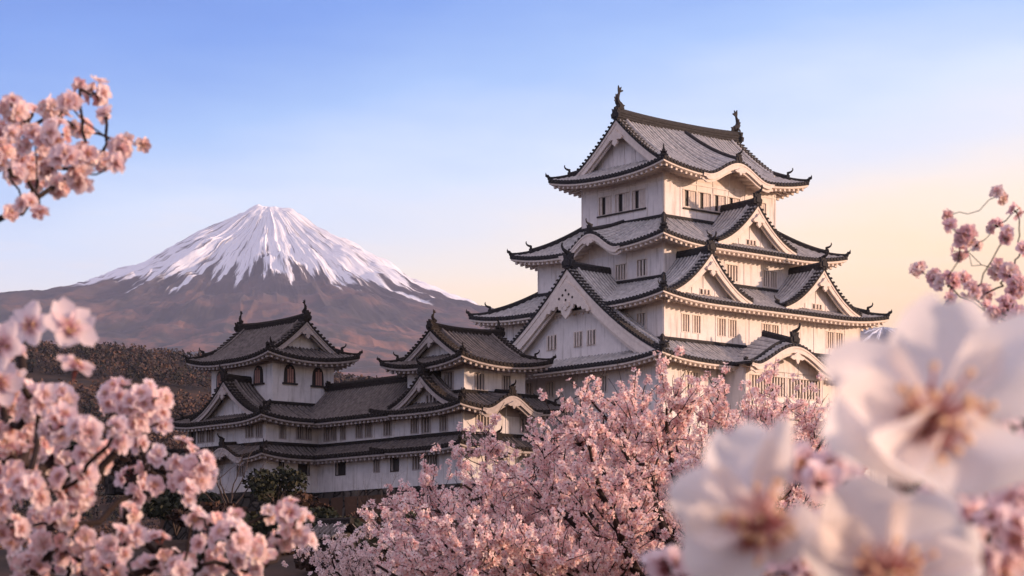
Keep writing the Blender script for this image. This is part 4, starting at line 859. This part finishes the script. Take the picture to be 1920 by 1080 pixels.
# small tiled outbuilding roof and wall coping half hidden by the blossoms
def small_roof(name,c,Lx,rz,label,cat):
    e=empty(name,tuple(c),rz,label,cat); mb=MB(); h=.9; wd=1.4
    for sg in(-1,1):
        rows=[]; k_=int(Lx/.37)
        for i in range(k_):
            for f,hh in PROF: rows.append([((i+f)*.37-Lx/2,sg*wd*j/5,h*(1-j/5)**1.15+hh) for j in range(6)])
        mb.grid(rows,0)
    e_=mb.build('roof',[M['tile2']],e); mb=MB(); ridge_line(mb,[(-Lx/2,0,h-.05),(0,0,h-.05),(Lx/2,0,h-.05)],.34,.35); mb.build('main_ridge',[M['edge2']],e_)
    mb=MB(); mb.hexa([(-Lx/2+.3,-.9,-2.6),(Lx/2-.3,-.9,-2.6),(Lx/2-.3,.9,-2.6),(-Lx/2+.3,.9,-2.6),(-Lx/2+.3,-.9,.35),(Lx/2-.3,-.9,.35),(Lx/2-.3,.9,.35),(-Lx/2+.3,.9,.35)]); mb.build('wall',[M['stone']],e)
small_roof('shed',at(275,868,185),7,R(20),'low tiled shed half hidden between the left blossom clusters','shed')
small_roof('gatehouse',at(628,1012,125),2.6,R(-40),'small grey roofed gatehouse above the pale cherry blossom','gatehouse')
# ------------------------------------------------------------------ near blossom sprays
def petal_grid(L_,w_,cup,notch,n=5,m=5,curl=0.,tw=0.):
    rows=[]
    for i in range(n):
        t=i/(n-1); wid=w_*(math.sin(math.pi*min(1,(t*.86+.10)))**.5)*(.35+.65*min(1,t*2.2)); row=[]
        for j in range(m):
            s=-1+2*j/(m-1); x=t*L_-(notch*L_*(1-abs(s))**1.5 if i==n-1 else 0)-.06*L_*abs(s)**2*t
            z=cup*(t**1.6)*L_ + .30*w_*s*s*(1-.4*t) - curl*L_*max(0,t-.6)**2*3 + tw*s*w_*t
            row.append((x,s*wid*.5,z))
        rows.append(row)
    return rows
def flower_mesh(rad,cup,seed,hi=False):
    rs=random.Random(seed); mb=MB(); n=7 if hi else 4; m=7 if hi else 3
    for k in range(5):
        a=2*math.pi*k/5+rs.uniform(-.1,.1); g_=petal_grid(rad*rs.uniform(.9,1.08),rad*rs.uniform(.82,.98),cup*rs.uniform(.6,1.4),.10,n,m,rs.uniform(0,.25),rs.uniform(-.12,.12))
        c_,s_=math.cos(a),math.sin(a); lift_=rs.uniform(0,.03)*rad
        mb.grid([[(x*c_-y*s_,x*s_+y*c_,z+lift_) for x,y,z in r] for r in g_],0)
    mb.poly([(rad*.24*math.cos(R(60*i)),rad*.24*math.sin(R(60*i)),rad*.07) for i in range(6)],1)
    ns=26 if hi else 9
    for i in range(ns):
        a=rs.uniform(0,6.28); l=rad*rs.uniform(.25,.5); th=rs.uniform(.15,.75); q=(l*math.sin(th)*math.cos(a),l*math.sin(th)*math.sin(a),l*math.cos(th)*.8+rad*.03)
        mb.tube([(0,0,rad*.02),q],[rad*.013,rad*.011],3,1,False)
        r_=rad*.03; mb.hexa([(q[0]+dx*r_,q[1]+dy*r_,q[2]+dz*r_) for dx,dy,dz in((-1,-1,-1),(1,-1,-1),(1,1,-1),(-1,1,-1),(-1,-1,1),(1,-1,1),(1,1,1),(-1,1,1))],2)
    mb.tube([(0,0,-rad*.02),(0,0,-rad*.3),(rad*.05,0,-rad*.75)],[rad*.10,rad*.09,rad*.03],5,3,False)
    return mb
def petalmat(name,c1,c2,trans=.4,vein=None):
    """petal colour runs from a flushed base to a pale rim"""
    m=bpy.data.materials.new(name); m.use_nodes=True; nt=m.node_tree; b=nt.nodes['Principled BSDF']; b.inputs['Roughness'].default_value=.5; b.inputs['Specular IOR Level'].default_value=.25
    tc=N(nt,'ShaderNodeTexCoord'); ln=N(nt,'ShaderNodeVectorMath',operation='LENGTH'); L(nt,tc.outputs['Object'],ln.inputs[0])
    q=math_n(nt,'DIVIDE',ln.outputs['Value'],vein or .018); oi=N(nt,'ShaderNodeObjectInfo')
    c=ramp(nt,q,[(.10,c1),(.42,c2),(1.0,tuple(min(1,x*1.04) for x in c2[:3])+(1,))]); mx=N(nt,'ShaderNodeHueSaturation'); L(nt,c,mx.inputs['Color'])
    L(nt,math_n(nt,'ADD',math_n(nt,'MULTIPLY',oi.outputs['Random'],.5),.8),mx.inputs['Saturation']); L(nt,math_n(nt,'ADD',math_n(nt,'MULTIPLY',oi.outputs['Random'],-.14),1.05),mx.inputs['Value'])
    L(nt,mx.outputs[0],b.inputs['Base Color']); t=N(nt,'ShaderNodeBsdfTranslucent'); L(nt,mx.outputs[0],t.inputs[0]); ms=N(nt,'ShaderNodeMixShader'); ms.inputs[0].default_value=trans
    o=nt.nodes['Material Output']; L(nt,b.outputs[0],ms.inputs[1]); L(nt,t.outputs[0],ms.inputs[2]); L(nt,ms.outputs[0],o.inputs[0]); return m
PN=petalmat('near_petal',(.66,.27,.28,1),(.95,.77,.77,1),.5); PM=petalmat('mauve_petal',(.58,.25,.26,1),(.90,.66,.67,1),.5)
PB=petalmat('white_petal',(.82,.44,.38,1),(.98,.90,.86,1),.55,.040)
BHEART=mat('big_blossom_heart',(.46,.17,.13),.8,120,None,(.28,.08,.06)); FILA=mat('stamen_filament',(.62,.27,.24),.7)
STAM=mat('stamen_tip',(.80,.50,.28),.7); CAL=mat('calyx',(.16,.045,.04),.7)
def flower_protos(rad,pm,k,hi=False,seed=0):
    out=[]
    for i in range(k):
        o=flower_mesh(rad,.06+.26*i/max(1,k-1),seed+i,hi).build('blossom',[pm,HEART,STAM,CAL],None,smooth=True); out.append(o.data); bpy.data.objects.remove(o)
    return out
def rot_to(n,spin):
    from mathutils import Vector,Matrix
    q=Vector(n).to_track_quat('Z','Y'); return q@Matrix.Rotation(spin,3,'Z').to_quaternion()
def spray(name,label,clusters,dist,root,protos,seed,frad,rb=.006,group=None,dens=1.,jd=.10,big=()):
    """a branch with clusters of blossom; clusters = (picture x, y, radius) at roughly dist metres"""
    rs=random.Random(seed); r0=at(*root); e=empty(name,tuple(r0),0,label,'blossom branch',group)
    nodes=[(r0,rb)]; seg=[]
    cl=[(at(x,y,dist*(1+rs.uniform(-jd,jd))),r/FP*dist) for x,y,r in clusters]
    todo=sorted(cl,key=lambda c:np.linalg.norm(c[0]-r0))
    allf=[]
    for c,r in todo:
        k=min(range(len(nodes)),key=lambda i:np.linalg.norm(nodes[i][0]-c)+ .25*np.linalg.norm(nodes[i][0]-r0)*0); a,ra=nodes[k]; d=c-a; ln=np.linalg.norm(d)
        P=[a+d*t+np.array([rs.uniform(-1,1) for _ in range(3)])*ln*.05*(0<t<1)-np.array((0,0,1))*ln*.08*math.sin(t*math.pi) for t in(0,.2,.4,.6,.8,1)]
        rb2=max(ra*.80,rb*.22); seg.append(([p-r0 for p in P],list(np.linspace(ra*.9,rb2,6)))); nodes+= [(P[3],rb2),(c,rb2)]
        n=max(3,int(dens*6.0*(r/frad)**1.75))
        for i in range(n):
            v=np.array([rs.gauss(0,1) for _ in range(3)]); v/=np.linalg.norm(v)
            if v[1]>.35 and rs.random()<.6: v[1]*=-1
            p=c+v*max(0,r-frad*.25)*rs.uniform(.6,1.05); nn=v+np.array((.1,-.35,.15)); allf.append((p,nn/np.linalg.norm(nn),rs.uniform(.8,1.12),rs.uniform(0,6.28),rs.randrange(len(protos))))
    for p,nn,s_,sp_,k in [(at(x,y,dist*dm),np.array(nn)/np.linalg.norm(nn),sc_,rs.uniform(0,6),rs.randrange(len(protos))) for x,y,dm,nn,sc_ in big]: allf.insert(0,(p,nn,s_,sp_,k))
    mb=MB()
    for P,r in seg: mb.tube(P,r,6,cap=False)
    mb.build('twig',[M['bark']],e,smooth=True)
    allf.sort(key=lambda f:f[0][1]/f[2])
    for p,nn,s_,sp_,k in allf[:100]:
        o=bpy.data.objects.new('blossom',protos[k]); sc.collection.objects.link(o); o.parent=e; o.location=tuple(p-r0); o.rotation_mode='QUATERNION'; o.rotation_quaternion=rot_to(nn,sp_); o.scale=(s_,)*3
    if len(allf)>100:
        V=[];F=[];MI=[];off=0
        for p,nn,s_,sp_,k in allf[100:]:
            me=protos[k]; q=rot_to(nn,sp_).to_matrix(); A=np.array(q)*s_; v=np.empty(len(me.vertices)*3); me.vertices.foreach_get('co',v); v=v.reshape(-1,3)@A.T+(p-r0)
            for pl in me.polygons:
                F.append(tuple(i+off for i in pl.vertices)); MI.append(pl.material_index)
            V+=v.tolist(); off+=len(v)
        me=bpy.data.meshes.new('blossoms'); me.from_pydata(V,[],F)
        for m_ in (PETAL if protos is not None else None,HEART,STAM,CAL): me.materials.append(m_)
        me.polygons.foreach_set('material_index',MI); me.polygons.foreach_set('use_smooth',[True]*len(F)); me.update()
        o=bpy.data.objects.new('blossoms',me); sc.collection.objects.link(o); o.parent=e; o['kind']='stuff'
    print(name,len(allf)); return e
prN=flower_protos(.0150,PN,5); prM=flower_protos(.016,PM,4,seed=20)
GN='blossom branches framing the view'
spray('blossom_branch','pink cherry branch reaching in at the upper left against blue sky',[(25,205,26),(60,215,22),(100,205,26),(130,195,22),(180,175,26),(150,165,12),(198,215,8),(20,255,36),(65,265,32),(105,250,26),(150,240,22),(40,305,36),(85,310,32),(125,300,26),(160,290,24),(195,300,22),(225,278,20),(240,262,12),(268,270,9),(215,305,16),(155,330,24),(110,345,24),(70,350,22),(30,330,20),(50,385,18),(20,400,10),(75,400,8),(5,290,30)],3.5,(-160,430,3.6),prN,1,.018,.006,GN,1.15)
spray('blossom_branch','mauve pink cherry sprig against the peach sky at the right edge',[(1872,367,18),(1775,405,9),(1782,425,7),(1812,440,20),(1800,470,18),(1830,460,10),(1865,425,14),(1888,440,14),(1905,395,10),(1722,505,13),(1755,518,16),(1775,530,20),(1800,525,16),(1822,545,18),(1848,550,18),(1780,560,9),(1870,505,22),(1892,510,20),(1908,540,24),(1890,580,22),(1912,600,24),(1862,590,14),(1880,620,22),(1905,650,28),(1845,578,10),(1757,582,8),(1915,470,10)],4.9,(2010,790,4.9),prM,2,.017,.0045,GN,1.15)
spray('blossom_branch','pink cherry branch at the middle left beneath the volcano, nearest the left edge',[(15,680,46),(20,740,46),(75,760,44),(55,820,46),(120,745,26),(115,800,38),(165,810,30),(180,860,44),(140,905,40),(60,920,40),(20,620,20),(0,800,40),(100,870,46),(30,880,48),(150,925,36),(220,800,8),(225,830,10)],2.9,(-120,960,3.0),prN,3,.018,.012,GN,.95,.1,
  [(60,612,.80,(-.3,-1,.1),1.75),(128,618,.74,(.5,-.8,.4),1.9),(142,690,.82,(.3,-.4,.8),1.5),(10,650,.78,(-.4,-1,.2),1.8),(0,720,.8,(.2,-1,.2),1.7)])
spray('blossom_branch','pink cherry branch with a round blossom ball in front of the forested ridge',[(225,745,36),(262,752,40),(285,770,30),(250,790,34),(300,745,20),(262,830,12),(300,790,16),(250,895,28),(262,925,22),(290,910,10),(340,855,36),(360,890,38),(375,865,26),(350,925,20),(300,850,18),(395,895,14),(200,760,14),(275,880,14)],3.3,(60,1000,3.3),prN,4,.018,.006,GN,.85,.05)
spray('blossom_branch','lowest left cherry branch whose blossom balls reach towards the stone wall',[(545,960,30),(560,990,32),(530,1010,28),(505,965,14),(575,1015,16),(400,985,26),(430,1010,36),(470,1030,38),(410,1050,34),(500,1060,30),(380,1020,20),(365,965,12),(440,970,10),(255,1000,28),(300,1025,30),(345,1040,26),(215,1020,30),(160,1010,34),(100,1020,36),(50,1040,38),(80,975,30),(20,990,34),(140,1065,36),(210,1070,32),(280,1070,30),(340,1075,26),(10,940,34),(450,1075,26),(120,970,30),(180,1050,34),(310,1060,30),(240,960,22),(60,1075,36),(390,1075,26)],3.1,(60,1200,3.2),prN,5,.018,.010,GN,.9,.08)
spray('blossom_branch','soft pink cherry branch behind the big white blossoms at the lower right',[(1850,930,60),(1900,860,55),(1905,740,45),(1880,1010,70),(1800,900,30),(1560,880,18),(1530,900,16),(1500,870,10),(1910,960,60),(1760,930,20),(1850,1070,50),(1590,900,14),(1250,1065,30),(1330,1075,30),(1500,1075,36),(1660,1000,26),(1870,800,40),(1800,985,50),(1905,1050,60),(1790,1060,40),(1540,990,24),(1480,1060,24),(1300,1070,26)],1.45,(2050,1180,1.6),prN,6,.018,.006,GN,1.1,.08)
# ------------------------------------------------------------------ the big near blossoms
def big_flower(c,rad,petals,label,normal,seed,heart=.44):
    """petals = (angle in picture degrees, length factor, width factor, lift towards the lens)"""
    from mathutils import Vector,Matrix
    rs=random.Random(seed); e=empty('cherry_blossom',tuple(c),0,label,'blossom','big white blossoms close to the lens')
    n=Vector(normal).normalized(); xa=Vector((1,0,0)); xa=(xa-n*xa.dot(n)).normalized(); ya=n.cross(xa)  # ya is picture up
    if ya.z<0: ya=-ya
    for an,lf_,wf,up in petals:
        g_=petal_grid(rad*lf_,rad*wf,up,.07,12,11,.12,rs.uniform(-.06,.06)); mb=MB(); a=R(an); c_,s_=math.cos(a),math.sin(a)
        rows=[]
        for r in g_:
            row=[]
            for x,y,z in r:
                z+=rad*(.03*math.sin(y/rad*9+an)+.02*math.sin(x/rad*11+y/rad*6+an*2)); X=x*c_-y*s_; Y=x*s_+y*c_; v=xa*X+ya*Y+n*z; row.append(tuple(v))
            rows.append(row)
        mb.grid(rows); mb.build('petal',[PB],e,smooth=True)
    mb=MB(); rows=[]
    for i in range(5):
        t=i/4; rr_=rad*heart*.55*t; rows.append([tuple(xa*rr_*(1+.3*math.sin(5*q))*math.cos(q)+ya*rr_*(1+.3*math.sin(5*q))*math.sin(q)+n*(rad*(.03+.06*t*t))) for q in np.linspace(0,2*math.pi,21)[:-1]])
    mb.grid(rows,0,True); mb.build('heart',[BHEART],e,smooth=True)
    for i in range(26):
        a=rs.uniform(0,6.28); th=rs.uniform(.2,1.1); l=rad*rs.uniform(.3,.55); d=xa*math.sin(th)*math.cos(a)+ya*math.sin(th)*math.sin(a)+n*math.cos(th); mb=MB()
        mb.tube([tuple(d*rad*.04),tuple(d*l*.6+n*.01*rad),tuple(d*l)],[rad*.016,rad*.013,rad*.011],4,0); q=d*l
        rows=[[tuple(q+Vector((math.sin(f)*math.cos(g_),math.sin(f)*math.sin(g_),math.cos(f)))*rad*.035) for g_ in np.linspace(0,2*math.pi,7)[:-1]] for f in(.2,1.0,1.9,2.9)]
        mb.grid(rows,1,True); mb.build('stamen',[FILA,STAM],e,smooth=True)
    mb=MB(); mb.tube([tuple(-n*rad*.02),tuple(-n*rad*.3),tuple(-n*rad*1.2+Vector((rad*.3,0,-rad*.1))),tuple(-n*rad*2.6+Vector((rad*1.2,0,-rad*.5)))],[rad*.10,rad*.09,rad*.03,rad*.03],6,0,False); mb.build('stalk',[CAL],e,smooth=True)
big_flower(at(1738,800,.86),.0500,[(83,1.02,.92,.20),(163,1.04,.76,.30),(200,1.12,.95,.38),(272,.70,1.5,.55),(36,1.15,.75,.55)],'largest white blossom at the right with a deep red heart',(.30,-1,.28),1)
big_flower(at(1422,990,.90),.0405,[(110,1.0,.95,.35),(170,1.0,.88,.3),(218,1.0,.95,.3),(80,.98,.36,.65),(-30,.55,.7,.5)],'white blossom left of the largest one with upright cream petals',(.12,-1,.35),2)
big_flower(at(1655,1085,.88),.040,[(125,1.0,1.0,.3),(38,1.0,1.05,.3),(170,.95,.85,.35),(-10,.9,.9,.35),(260,.8,.9,.4)],'white blossom cut by the bottom edge directly below the largest one',(.2,-1,.32),3)
# ------------------------------------------------------------------ haze
mb=MB(); mb.hexa([(x,y,z) for z in(-20,2230) for x,y in((-9000,-3000),(9000,-3000),(9000,21000),(-9000,21000))])
hm=bpy.data.materials.new('haze'); hm.use_nodes=True; nt=hm.node_tree; nt.nodes.clear(); pv=N(nt,'ShaderNodeVolumePrincipled'); pv.inputs['Color'].default_value=(.66,.70,.92,1); pv.inputs['Density'].default_value=3.3e-5; pv.inputs['Anisotropy'].default_value=.2
oo=N(nt,'ShaderNodeOutputMaterial'); L(nt,pv.outputs[0],oo.inputs['Volume']); hz=mb.build('haze',[hm]); hz['kind']='stuff'; hz['label']='thin dusk haze in the air over the valley and mountain'
